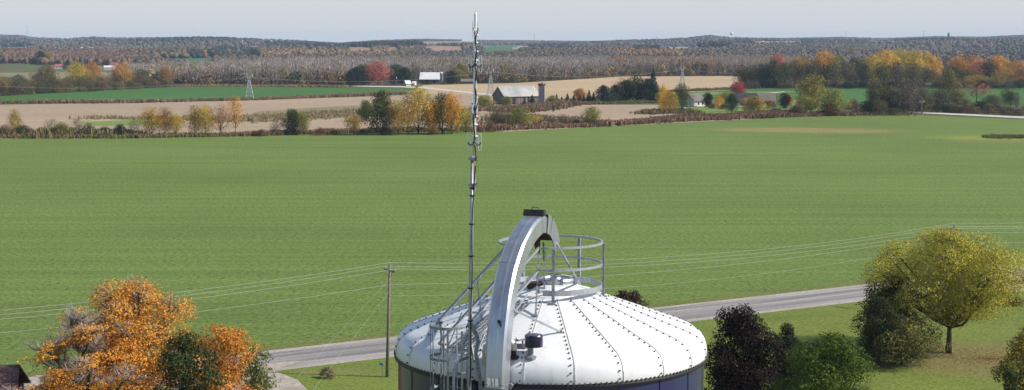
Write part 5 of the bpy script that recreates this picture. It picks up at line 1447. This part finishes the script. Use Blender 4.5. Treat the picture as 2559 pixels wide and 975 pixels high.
for z in np.arange(20.2, 25.6, .3): g.tube([pol(-34.8, 3.92, z) + np.array([math.cos(th_c), math.sin(th_c), 0])*s for s in (-.2, .2)], .014, 6)
sb(g, 'rungs', GALVD, lo_)
pb = [at(1177, 808, 35.2), at(1195, 848, 35.2), at(1189, 884, 35.1), at(1200, 950, 35.1), at(1202, 1010, 35.1)]
g = Geo()
for a_, b_ in zip(pb[:-1], pb[1:]): g.bar(a_, b_, .085, .02, up=(0, 1, 0))
sb(g, 'bent_strut', GALVD)
g = Geo(); tp_ = at(1090, 966, 34.85); g.prism([(0, 0), (.08, .04), (0, .08)], 0, .01)
v0 = g.V[0].copy(); g.V[0] = np.stack([tp_[0] + v0[:, 0] - .04, tp_[1] - v0[:, 2], tp_[2] + v0[:, 1] - .04], 1); sb(g, 'marker_arrow', WHITEP)
g = Geo(); g.bar(at(1134, 922, 35.15), at(1134, 1010, 35.15), .06, .05); g.bar(at(1140, 905, 35.3), at(1140, 940, 35.2), .08, .03); sb(g, 'side_post', GALV)
for (a_, b_) in (((1155, 872, 35.9), (1195, 882, 35.9)), ((1078, 888, 35.9), (1115, 872, 36.0)), ((1140, 935, 35.3), (1185, 925, 35.5))):
    g = Geo(); g.bar(at(*a_), at(*b_), .06, .04); sb(g, 'bracket', GALVD)

# filler arch
TA = -18.4; ab = pol(TA, 4.11); adir = unit(pol(TA, 0) - pol(TA, 1)); aside = np.array([math.cos(R(TA)), math.sin(R(TA)), 0])
AP = np.array([(0, 20), (0, 22.5), (0, 24.3), (.04, 25.2), (.17, 25.95), (.45, 26.72), (.85, 27.30), (1.4, 27.75), (2.1, 28.07), (2.75, 28.20), (3.25, 28.12), (3.62, 27.88), (3.86, 27.52)])
def smooth_path(P, n=70):
    t = np.concatenate([[0], np.cumsum(np.linalg.norm(np.diff(P, axis=0), axis=1))]); tt = np.linspace(0, t[-1], n)
    out = np.stack([np.interp(tt, t, P[:, k]) for k in range(P.shape[1])], 1)
    for _ in range(6): out[1:-1] = (out[:-2] + 2*out[1:-1] + out[2:]) / 4
    return out
SP_ = smooth_path(AP, 140)
def sweep(path, wd, dp, m=0, bev=.05, groove=False):
    """closed rounded rectangular duct along (s,z) path; outer side on the left of travel"""
    T_ = unit(np.gradient(path, axis=0)); out = np.stack([-T_[:, 1], T_[:, 0]], 1)      # outward (away from centre of the arch)
    sec = [(-wd/2, dp/2-bev), (-wd/2+bev, dp/2), (-.045, dp/2), (-.03, dp/2+.005), (.03, dp/2+.005), (.045, dp/2), (wd/2-bev, dp/2), (wd/2, dp/2-bev), (wd/2, -dp/2), (-wd/2, -dp/2)]
    V = []
    for p, o_ in zip(path, out):
        for (u, v) in sec:
            s, z = p[0] + o_[0]*v, p[1] + o_[1]*v
            V.append(np.array([ab[0], ab[1], 0]) + adir*s + aside*u + np.array([0, 0, z]))
    n, k = len(path), len(sec)
    q = [(i*k+j, i*k+(j+1) % k, (i+1)*k+(j+1) % k, (i+1)*k+j) for i in range(n-1) for j in range(k)]
    return V, q
g = Geo(); V, q = sweep(SP_[:-13], .47, .40); g.add(V, q)
arch = sb(g, 'filler_arch', ARCHM)
# section joints
for idx in (62, 96):
    g = Geo(); V, q = sweep(SP_[idx:idx+2] if 0 else np.array([SP_[idx], SP_[idx] + (SP_[idx+1]-SP_[idx])*.3]), .476, .406); g.add(V, q); sb(g, 'joint_band', GALVD, arch)
# open ended hood over the last part, its underside open and dark
hp_ = SP_[-15:]
T_ = unit(np.gradient(hp_, axis=0)); out = np.stack([-T_[:, 1], T_[:, 0]], 1)
g = Geo()
def P3(s, z, u): return np.array([ab[0], ab[1], 0]) + adir*s + aside*u + np.array([0, 0, z])
n = len(hp_)
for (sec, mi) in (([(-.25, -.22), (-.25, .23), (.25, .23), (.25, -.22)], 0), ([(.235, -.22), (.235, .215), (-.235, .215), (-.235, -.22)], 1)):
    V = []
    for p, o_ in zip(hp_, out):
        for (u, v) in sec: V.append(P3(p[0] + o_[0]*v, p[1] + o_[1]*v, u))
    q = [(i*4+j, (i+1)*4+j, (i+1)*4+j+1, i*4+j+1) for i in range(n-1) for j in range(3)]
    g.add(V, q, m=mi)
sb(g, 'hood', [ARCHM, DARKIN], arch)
g = Geo()
for i0 in (0, 4):
    V = []
    for p, o_ in zip((hp_[i0], hp_[i0] + (hp_[i0+1]-hp_[i0])*.5), out[i0:i0+2]):
        for (u, v) in [(-.265, -.23), (-.265, .245), (.265, .245), (.265, -.23)]: V.append(P3(p[0] + o_[0]*v, p[1] + o_[1]*v, u))
    g.add(V, [(j, 4+j, 4+j+1, j+1) for j in range(3)])
sb(g, 'hood_flange', GALVD, arch)
# black hinged cap at the crown
M_CAPM = noisemat('black_cap', (.015, .015, .015), (.035, .03, .028), 6, .6)
g = Geo(); c = SP_[-18]; ang_ = math.atan2(T_[1][1], T_[1][0])
for (ds, z0, z1, hw) in ((-.05, .21, .34, .26), ):
    A = [P3(c[0]-.10, c[1]+.20, -hw), P3(c[0]-.10, c[1]+.20, hw), P3(c[0]+.10, c[1]+.22, hw), P3(c[0]+.10, c[1]+.22, -hw), P3(c[0]-.02, c[1]+.345, -hw), P3(c[0]-.02, c[1]+.345, hw-.03), P3(c[0]+.12, c[1]+.33, hw-.03), P3(c[0]+.12, c[1]+.33, -hw)]
    g.add(A, [(0,1,5,4),(1,2,6,5),(2,3,7,6),(3,0,4,7),(4,5,6,7),(3,2,1,0)])
g.tube([P3(c[0], c[1]+.33, -.06), P3(c[0], c[1]+.40, -.06), P3(c[0], c[1]+.40, .09), P3(c[0], c[1]+.33, .09)], .01, 6)
sb(g, 'hinged_cap', M_CAPM, arch)
g = Geo(); dp_ = at(1247, 790, 35.0)
def on_arch(z, u, v=.205):
    i = int(np.argmin(abs(SP_[:80, 1] - z))); t_ = SP_[i+1]-SP_[i-1]; t_ = t_/np.linalg.norm(t_); o_ = np.array([-t_[1], t_[0]]); p = SP_[i] + o_*v
    return P3(p[0], p[1], u)
pz = on_arch(26.28, 0.05); g.tube([pz, pz + np.array([-.02, -.03, .03])], .04, 6); g.bar(pz + [0, -.02, 0], pz + [.04, -.035, -.09], .03); sb(g, 'latch', BLACK, arch)
g = Geo(); 
for z in np.arange(22, 28.1, .28):
    for s in (-1, 1):
        i = int(np.argmin(abs(SP_[:90, 1] - z))); t_ = SP_[i+1]-SP_[i-1]; t_ = t_/np.linalg.norm(t_); o_ = np.array([-t_[1], t_[0]])
g.bar(P3(-.16, 24.82, -.27), P3(-.16, 24.82, .27), .06, .08); g.bar(P3(.2, 24.8, .24), P3(.2, 24.9, .30), .08, .08)
for z in (25.05, 25.1): pass
sb(g, 'wall_bracket', GALVD, arch)
g = Geo(); pz = on_arch(24.95, 0.0, .216)
for k, (u0, u1) in enumerate(((-.13, -.05), (-.03, .03), (.05, .13))):
    a_, b_ = P3(-.232, 24.90, u0), P3(-.232, 25.08, u1)
    g.box((a_[0], a_[1]-.008, 24.92), (b_[0], a_[1]-.002, 25.10))
sb(g, 'paint_smudge', noisemat('old_white_paint', (.5, .5, .5), (.62, .62, .62), 30, .8), arch)
# stay rods
def rod(a_, b_, w_=.035, m_=GALV, nm='stay_rod'):
    g = Geo(); g.bar(a_, b_, w_, w_); sb(g, nm, m_)
rod(P3(.55, 26.5, .24), Dp(1401, 832) + [0, 0, .02], .045)
rod(P3(3.7, 27.6, -.16), Dp(1338, 792) + [0, 0, .02], .035, GALVD)
rod(P3(3.75, 27.62, -.08), Dp(1361, 742), .04, GALVD)
rod(P3(3.75, 27.62, .26), Dp(1452, 722) + [0, 0, .05], .035)
rod(Dp(1318, 768) + [0, 0, .3], P3(.62, 26.45, .22), .03)
# small feet brackets where rods meet the roof
for (a_, b_) in ((1401, 832), (1338, 792), (1378, 762)):
    p = Dp(a_, b_); g = Geo(); g.box(tuple(p - [.04, .04, .02]), tuple(p + [.04, .04, .06])); sb(g, 'foot_bracket', GALVD)

# vents
p = Dp(1326, 893)
g = Geo(); g.lathe([(.135, -.03), (.135, .02), (.065, .04), (.065, .34)], 20, tuple(p)); sb(g, 'vent_stem', GALVD)
M_CAP = noisemat('navy_cap', (.008, .010, .028), (.02, .022, .05), 4, .25, spec=.6)
p = p + np.array([.07, 0, 0])
g = Geo(); g.lathe([(.12, .24), (.20, .245), (.205, .255), (.205, .49), (.19, .515), (.01, .53)], 32, tuple(p)); sb(g, 'vent_cap', M_CAP)
pa, pb_ = Dp(1213, 903), Dp(1284, 893)
M_CREAM = noisemat('cream_plastic', (.66, .64, .58), (.76, .74, .68), 4, .4)
g = Geo(); A = np.linspace(0, math.pi, 14); ctr = (pa + pb_)/2; hx = (pb_ - pa)/2
pts = [pa + [0, 0, -.05]] + [ctr - hx*math.cos(t) + np.array([0, 0, .24 + .20*math.sin(t)]) for t in A] + [pb_ + [0, 0, .16]]
g.tube(pts, .075, 14); sb(g, 'gooseneck_vent', M_CREAM, smooth=True)
g = Geo(); g.lathe([(.12, -.03), (.12, .03), (.06, .04), (.06, .2)], 16, tuple(pb_)); sb(g, 'vent_stem', DARKIN)
p = Dp(1306, 866)
g = Geo(); g.lathe([(.22, 0), (.22, .09), (.18, .10), (.17, .05), (.01, .06)], 28, tuple(p + [0, .1, -.02]))
for a in range(5): g.bar(p + [.2*math.sin(a*1.25), .1-.2*math.cos(a*1.25), .09], p + [.24*math.sin(a*1.25), .1-.24*math.cos(a*1.25), .16], .04)
sb(g, 'roof_hatch', GALVD)

# ------------------------------------------------------------------ antenna mast
mx0 = at(1175, 975, 35.25); 
mast = thing('antenna_mast', 'slender aluminium antenna pole with folded dipoles clamped beside the silo ladder', 'antenna', (mx0[0], 35.25, 0))
def mp_(px, py, dy=0.0): v = at(px, py, 35.25 + dy); return np.array([v[0] - mx0[0], v[1] - 35.25, v[2]])
def mastx(py): return 1172.5 + (975 - py) * (1180.5 - 1172.5) / (975 - 390)
g = Geo(); g.tube([mp_(mastx(1300), 1300), mp_(mastx(975), 975), mp_(mastx(800), 800), mp_(mastx(600), 600), mp_(1180.5, 389)], [.043, .043, .042, .041, .040], 12); g.build('lower_pole', GALV, mast, smooth=True)
g = Geo(); g.tube([mp_(1184.5, 478), mp_(1186, 300), mp_(1188.5, 38), mp_(1188.8, 27)], [.036, .036, .034, .012], 12); g.build('upper_pole', BRIGHT, mast, smooth=True)
for py in (397, 462):
    g = Geo(); a_ = mp_(1170, py, -.06); b_ = mp_(1192, py, -.06); g.bar(a_, b_, .05, .055); g.bar(a_ + [0, .12, 0], b_ + [0, .12, 0], .03, .04)
    g.tube([mp_(1189, py-4, -.08), mp_(1194, py-4, -.08)], .012, 6); g.tube([mp_(1189, py+4, -.08), mp_(1194, py+4, -.08)], .012, 6)
    g.build('clamp', GALVD, mast)
def upx(py): return 1184.5 + (478 - py) * 4.2 / 450
def dipole(pyc, wide):
    x = upx(pyc); hgt = 20.5
    for s in (-1, 1):
        g = Geo()
        if wide: xo, wl, dy = s * 13, 3.6, 0
        else: xo, wl, dy = s * 6.0, .9, s * .12
        c = np.array([mp_(x + xo + dx_, pyc + dyp, dy + (0 if wide else sg*.02)) for dx_, dyp, sg in ((-wl, -hgt+3, -1), (-wl*.6, -hgt, -1), (wl*.6, -hgt, 1), (wl, -hgt+3, 1), (wl, hgt-3, 1), (wl*.6, hgt, 1), (-wl*.6, hgt, -1), (-wl, hgt-3, -1), (-wl, -hgt+3, -1))])
        g.tube(c, .0085, 6, cap=False); dp = g.build('dipole_loop', BRIGHT, mast)
        g = Geo(); g.bar(mp_(x, pyc, 0), mp_(x + xo*1.0, pyc, dy), .016, .03); g.build('support_arm', BRIGHT, dp)
        g = Geo()
        if wide: pts = [mp_(x + xo + s*3, pyc + 1, dy-.03), mp_(x + xo + s*1, pyc + 7, dy-.05), mp_(x + xo*.6, pyc + 9, -.07), mp_(x + xo*.3, pyc + 6, -.07), mp_(x + s*1, pyc - 2, -.07)]
        else: pts = [mp_(x + xo, pyc - 4, dy-.03), mp_(x + xo, pyc + 4, -.08), mp_(x + s*2, pyc + 12, -.07), mp_(x + 1, pyc + 20, -.07)]
        g.tube(smooth_path(np.array(pts), 16), .013, 7); g.build('feed_cable', BLACK, dp)
for pyc, wd_ in ((74, False), (160, True), (262, False), (355, True)): dipole(pyc, wd_)
rs = np.random.RandomState(6)
pts = []
for py in np.arange(92, 300, 6): pts.append(mp_(upx(py) + 1.6 + 1.6*math.sin(py*.11) - .02*(py > 140)*(160-abs(py-160))*.06, py, -.075))
g = Geo(); g.tube(smooth_path(np.array(pts), 60), [.020 if (92+3.4*i) % 44 < 22 else .013 for i in range(60)], 7); g.build('cable', BLACK, mast)
pts = [mp_(upx(py) - 1.0 + 2.5*math.sin(py*.055 + 1), py, -.075) for py in np.arange(286, 356, 6)]
g = Geo(); g.tube(pts, .017, 7); g.build('cable', BLACK, mast)
pts = [mp_(1187, 362, -.075), mp_(1189, 385, -.08), mp_(1190, 410, -.08), mp_(1186, 440, -.085), mp_(1184, 470, -.085)] + [mp_(mastx(py) + 2.5 + 1.0*math.sin(py*.03), py, -.07) for py in np.arange(490, 990, 25)]
g = Geo(); g.tube(smooth_path(np.array(pts), 60), .013, 7); g.build('cable', BLACK, mast)
for py in (87, 106, 128, 150, 243, 290, 311, 340):
    g = Geo(); g.tube([mp_(upx(py), py-1.4, -.02), mp_(upx(py), py+1.4, -.02)], .066, 10); g.build('tape_band', WHITEP, mast)
for py in (470, 489, 560, 640, 720, 802):
    g = Geo(); g.tube([mp_(mastx(py) + .5, py-1.5, -.01), mp_(mastx(py)+.5, py+1.5, -.01)], .066, 10); g.build('cable_tie', BLACK, mast)
g = Geo(); g.box(tuple(mp_(1187, 409, -.11) - [.02, .005, .05]), tuple(mp_(1187, 409, -.11) + [.02, .005, .05])); g.build('yellow_tag', noisemat('yellow_tag', (.6, .5, .05), (.7, .6, .1), 5, .6), mast)

# ------------------------------------------------------------------ near trees
TWIGM = noisemat('grey_twigs', (.22, .19, .17), (.38, .34, .31), 3, .9)
def near_tree(px, base, Y, top, wpx, label, name='tree', ca=GRN, cb=OL, rz=0.0, dx=0, z=None, cat='tree', **k):
    d = ray(px, base); 
    p = at(px, 500, Y); x = p[0]; z0 = lawnz(x, Y) if z is None else z
    t_ = at(px, top, Y); h = t_[2] - z0; wm = wpx * (Y*cp + (CH - (z0 + h*.5))*sp) / F
    B, Lf = gen_tree(H=h, Wd=wm, **k)
    r_ = thing(name, label, cat, (x, Y, z0), rz)
    B.build('trunk', [BARK, TWIGM], r_, smooth=True)
    Lf.build('crown', leafmat(ca, cb, .2, .07), r_)
    return r_
OR1 = (.66, .33, .05); OR2 = (.50, .20, .035)
# orange maple on the left (two stems of crown), with bare limbs to its left
near_tree(318, 0, 118, 704, 320, 'big orange autumn maple at lower left, tallest of its clump', 'maple_tree', OR1, OR2, seed=101, trunk=.2, lobes=30, leaves=54000, leaf=0.085, tr=.30, gap=.32, twigs=2500, twr=.4, twk=.04, lobe_r=(.13, .20), shape='oval', fill=.35, branch_k=1.3)
near_tree(185, 0, 112, 775, 300, 'half bare orange maple leaning left of the big one', 'maple_tree', OR1, OR2, seed=102, trunk=.15, lobes=26, leaves=25200, leaf=0.085, tr=.28, gap=.7, twigs=4500, twr=.4, twk=.035, lobe_r=(.13, .2), shape='vase', fill=.3, branch_k=1.6)
near_tree(530, 0, 122, 812, 230, 'orange maple behind the dark green tree', 'maple_tree', (.52, .22, .03), OR2, seed=103, trunk=.15, lobes=18, leaves=23400, leaf=0.085, tr=.22, gap=.35, twigs=300, lobe_r=(.14, .22), shape='round', fill=.4)
near_tree(455, 0, 108, 835, 190, 'dark green tree in front of the orange maples', 'tree', (.038, .055, .018), (.07, .075, .02), seed=104, trunk=.1, lobes=20, leaves=19800, leaf=0.096, tr=.2, gap=.15, lobe_r=(.15, .24), shape='oval', fill=.4)
near_tree(628, 0, 124, 862, 120, 'light green small tree right of the orange maples', 'tree', (.12, .15, .03), (.10, .10, .03), seed=105, trunk=.05, lobes=16, leaves=7560, leaf=0.096, tr=.1, gap=.45, lobe_r=(.15, .24), shape='oval', fill=.3)
near_tree(120, 0, 108, 925, 260, 'low orange bush at the foot of the maples beside the brown roof', 'shrub', OR2, (.3, .14, .02), seed=106, trunk=.0, lobes=18, leaves=14400, leaf=0.081, tr=.1, gap=.35, lobe_r=(.14, .22), shape='shrub', fill=.4, multi=3, cat='shrub')
# right side
def base_tree(px, base, top, wpx, *a, **k):
    p = G(px, base); return near_tree(px, 0, p[1], top, wpx, *a, **k)
base_tree(2380, 893, 577, 340, 'big spreading yellow green tree on the right lawn with a forked trunk', 'tree', (.56, .46, .06), (.27, .27, .045), seed=221, trunk=.30, lobes=34, leaves=81000, leaf=0.082, tr=.30, gap=.15, twigs=500, lobe_r=(.12, .19), shape='round', fill=.62, branch_k=1.4, rz=1.0)
base_tree(2262, 925, 790, 190, 'smaller olive leaved tree before the big yellow green tree', 'tree', (.085, .09, .025), (.20, .17, .05), seed=202, trunk=.16, lobes=20, leaves=13500, leaf=0.089, tr=.14, gap=.3, lobe_r=(.14, .22), shape='round', fill=.35, branch_k=1.3)
base_tree(2205, 925, 745, 130, 'dark leaved tree at left of the smaller olive one', 'tree', (.025, .035, .012), (.05, .055, .018), seed=203, trunk=.06, lobes=20, leaves=14400, leaf=0.089, tr=.16, gap=.1, lobe_r=(.15, .23), shape='oval', fill=.4)
base_tree(2238, 880, 690, 140, 'dark green tree under the left side of the big yellow green crown', 'tree', (.04, .055, .016), (.075, .085, .02), seed=204, trunk=.1, lobes=22, leaves=16200, leaf=0.096, tr=.2, gap=.2, lobe_r=(.14, .22), shape='round', fill=.4)
near_tree(1855, 0, 118, 772, 215, 'deep purple leaved maple right of the silo', 'maple_tree', (.013, .0075, .0075), (.022, .012, .010), seed=205, trunk=.08, lobes=30, leaves=36000, leaf=0.089, tr=.25, lobe_r=(.13, .20), shape='oval', fill=.5, squash=1.1)
near_tree(1972, 0, 124, 812, 120, 'dark pointed juniper between the purple maple and the green tree', 'juniper_tree', (.022, .034, .014), (.04, .05, .02), seed=206, trunk=.02, lobes=18, leaves=11700, leaf=0.089, tr=.14, lobe_r=(.14, .24), shape='flame', fill=.5, cat='juniper')
near_tree(2092, 0, 108, 842, 285, 'full bright green round tree at the bottom right of the silo', 'tree', (.055, .094, .013), (.095, .125, .018), seed=207, trunk=.05, lobes=32, leaves=46800, leaf=0.081, tr=.22, gap=.1, lobe_r=(.13, .2), shape='round', fill=.45)
near_tree(1565, 0, 150, 727, 130, 'small purple leaved tree showing behind the silo roof', 'maple_tree', (.035, .016, .016), (.05, .022, .02), seed=208, trunk=.12, lobes=18, leaves=11700, leaf=0.096, tr=.2, gap=.2, lobe_r=(.14, .22), shape='round', fill=.4)
near_tree(2572, 0, 118, 820, 130, 'green and orange small tree cut by the right edge', 'tree', (.10, .14, .03), (.34, .22, .04), seed=209, trunk=.12, lobes=18, leaves=9900, leaf=0.096, tr=.16, gap=.3, lobe_r=(.15, .22), shape='round', fill=.4)
near_tree(2545, 0, 106, 930, 110, 'dark low shrub at the lower right corner', 'shrub', (.03, .045, .015), (.07, .075, .02), seed=210, trunk=.0, lobes=14, leaves=7560, leaf=0.089, tr=.1, gap=.2, lobe_r=(.15, .24), shape='shrub', fill=.4, cat='shrub', multi=2)
base_tree(2533, 772, 740, 60, 'small dark shrub beside the right hand drive', 'shrub', (.03, .045, .015), (.2, .08, .03), seed=211, trunk=.0, lobes=10, leaves=2700, leaf=0.074, tr=.05, lobe_r=(.15, .24), shape='shrub', fill=.4, cat='shrub')
base_tree(812, 946, 918, 40, 'dry tan weed clump in the grass beside the gravel drive', 'shrub', (.16, .12, .06), (.2, .15, .08), seed=212, trunk=.0, lobes=8, leaves=1620, leaf=0.052, tr=.02, twigs=200, twr=1, lobe_r=(.15, .24), shape='shrub', fill=.3, cat='shrub', multi=3)

# brown roofed shed at the lower left corner
p = at(0, 950, 110)
shed = thing('brown_shed', 'shed with worn reddish brown shingle roof at the lower left corner', 'shed', (at(-40, 980, 110)[0], 110, 0), R(8))
M_BRSH = noisemat('worn_brown_shingles', (.05, .028, .025), (.20, .115, .105), 1.6, .9, stretch=(.6, 3, 3), bump=.3)
zt = at(0, 928, 111)[2]; 
g = Geo(); g.box((-6, 0, -.2), (1.9, 5, zt - 1.6)); g.build('wall', M_OLDRED, shed)
g = Geo(); 
for sgn in (0, 1):
    A = np.array([(-6.4, -.6, zt - 1.9), (2.3, -.6, zt - 1.9), (2.05, 2.5, zt), (-6.4, 2.5, zt)], float)
    if sgn: A = np.array([(-6.4, 5.6, zt-1.9), (2.3, 5.6, zt-1.9), (2.05, 2.5, zt), (-6.4, 2.5, zt)], float)[::-1]
    g.add(np.concatenate([A, A + [0, 0, .14]]), [(3,2,1,0),(4,5,6,7),(0,1,5,4),(1,2,6,5),(2,3,7,6),(3,0,4,7)])
g.build('roof', M_BRSH, shed)

# fallen leaves under the big tree
rs = np.random.RandomState(77); n = 5000
a = rs.uniform(0, 6.28, n); rr3 = np.abs(rs.normal(size=n)) * 8.5
X = litter[0] + 2 + np.sin(a)*rr3; Yv = litter[1] - 3 + np.cos(a)*rr3*.8
Z = np.array([lawnz(x, y) for x, y in zip(X, Yv)]) + .03
g = Geo(); g.leaves(np.stack([X, Yv, Z], 1), np.tile([0, 0, 1.], (n, 1)) + rs.normal(size=(n, 3))*.3, rs.uniform(.04, .085, n), np.stack([rs.uniform(0, 1, n), rs.uniform(0, 1, n)], 1), rs=rs)
tag(g.build('fallen_leaves', leafmat((.30, .17, .07), (.2, .11, .05))), 'brown fallen leaves scattered under the big yellow green tree', kind='stuff')

# ------------------------------------------------------------------ air, sky, sun, camera
HZ = bpy.data.materials.new('haze'); HZ.use_nodes = True; nt = HZ.node_tree; nt.nodes.clear()
ou = nt.nodes.new('ShaderNodeOutputMaterial'); pv = nt.nodes.new('ShaderNodeVolumePrincipled')
pv.inputs['Color'].default_value = (.60, .76, 1.0, 1); pv.inputs['Density'].default_value = 5.5e-5; pv.inputs['Anisotropy'].default_value = .0
nt.links.new(pv.outputs[0], ou.inputs['Volume'])
g = Geo(); g.box((-6500, -300, -8), (6500, 9600, 75)); hz_ = g.build('haze', HZ); tag(hz_, kind='stuff')

SUN_EL, SUN_AZ = 37.0, math.atan2(1, -.16)     # sun stands to the right, a little behind the camera
sdir = Vector((1, -.16, 0)).normalized() * math.cos(R(SUN_EL)) + Vector((0, 0, math.sin(R(SUN_EL))))
w_ = bpy.data.worlds.new('World'); sc.world = w_; w_.use_nodes = True
nt = w_.node_tree; bg = nt.nodes['Background']
sky = nt.nodes.new('ShaderNodeTexSky'); sky.sky_type = 'NISHITA'; sky.sun_disc = False
sky.sun_elevation = R(SUN_EL); sky.sun_rotation = math.atan2(sdir.x, sdir.y)
sky.air_density = 1.0; sky.dust_density = .5; sky.ozone_density = 1.6; sky.altitude = 200
# thin autumn haze: near the horizon the sky whitens to an even pale grey blue
tcw = nt.nodes.new('ShaderNodeTexCoord'); sxw = nt.nodes.new('ShaderNodeSeparateXYZ'); nt.links.new(tcw.outputs['Generated'], sxw.inputs[0])
mrw = nt.nodes.new('ShaderNodeMapRange'); mrw.inputs[1].default_value = 0.0; mrw.inputs[2].default_value = .22; mrw.inputs[3].default_value = .92; mrw.inputs[4].default_value = .05
nt.links.new(sxw.outputs['Z'], mrw.inputs[0])
tn = nt.nodes.new('ShaderNodeMix'); tn.data_type = 'RGBA'; nt.links.new(mrw.outputs[0], tn.inputs[0])
tn.inputs[7].default_value = (4.5, 4.75, 5.05, 1)
nt.links.new(sky.outputs[0], tn.inputs[6]); nt.links.new(tn.outputs[2], bg.inputs[0]); bg.inputs[1].default_value = .10
ld = bpy.data.lights.new('sun', 'SUN'); ld.energy = 4.5; ld.angle = R(.5); ld.color = (1, .95, .87)
so = bpy.data.objects.new('sun', ld); COL.objects.link(so); so.rotation_euler = sdir.to_track_quat('Z', 'Y').to_euler(); so.location = (200, -50, 200)

cam = bpy.data.cameras.new('camera'); co = bpy.data.objects.new('camera', cam); COL.objects.link(co)
co.location = (0, 0, CH); co.rotation_euler = (math.pi/2 - PIT, 0, 0)
cam.sensor_fit = 'HORIZONTAL'; cam.sensor_width = 36; cam.lens = F / 2559 * 36; cam.clip_start = .5; cam.clip_end = 30000
sc.camera = co
sc.view_settings.view_transform = 'Standard'; sc.view_settings.look = 'None'; sc.view_settings.exposure = .5; sc.view_settings.gamma = 1
sc.render.engine = 'CYCLES'
sc.cycles.use_denoising = True
sc.cycles.max_bounces = 6; sc.cycles.diffuse_bounces = 3; sc.cycles.glossy_bounces = 3; sc.cycles.transmission_bounces = 3; sc.cycles.volume_bounces = 0; sc.cycles.transparent_max_bounces = 6
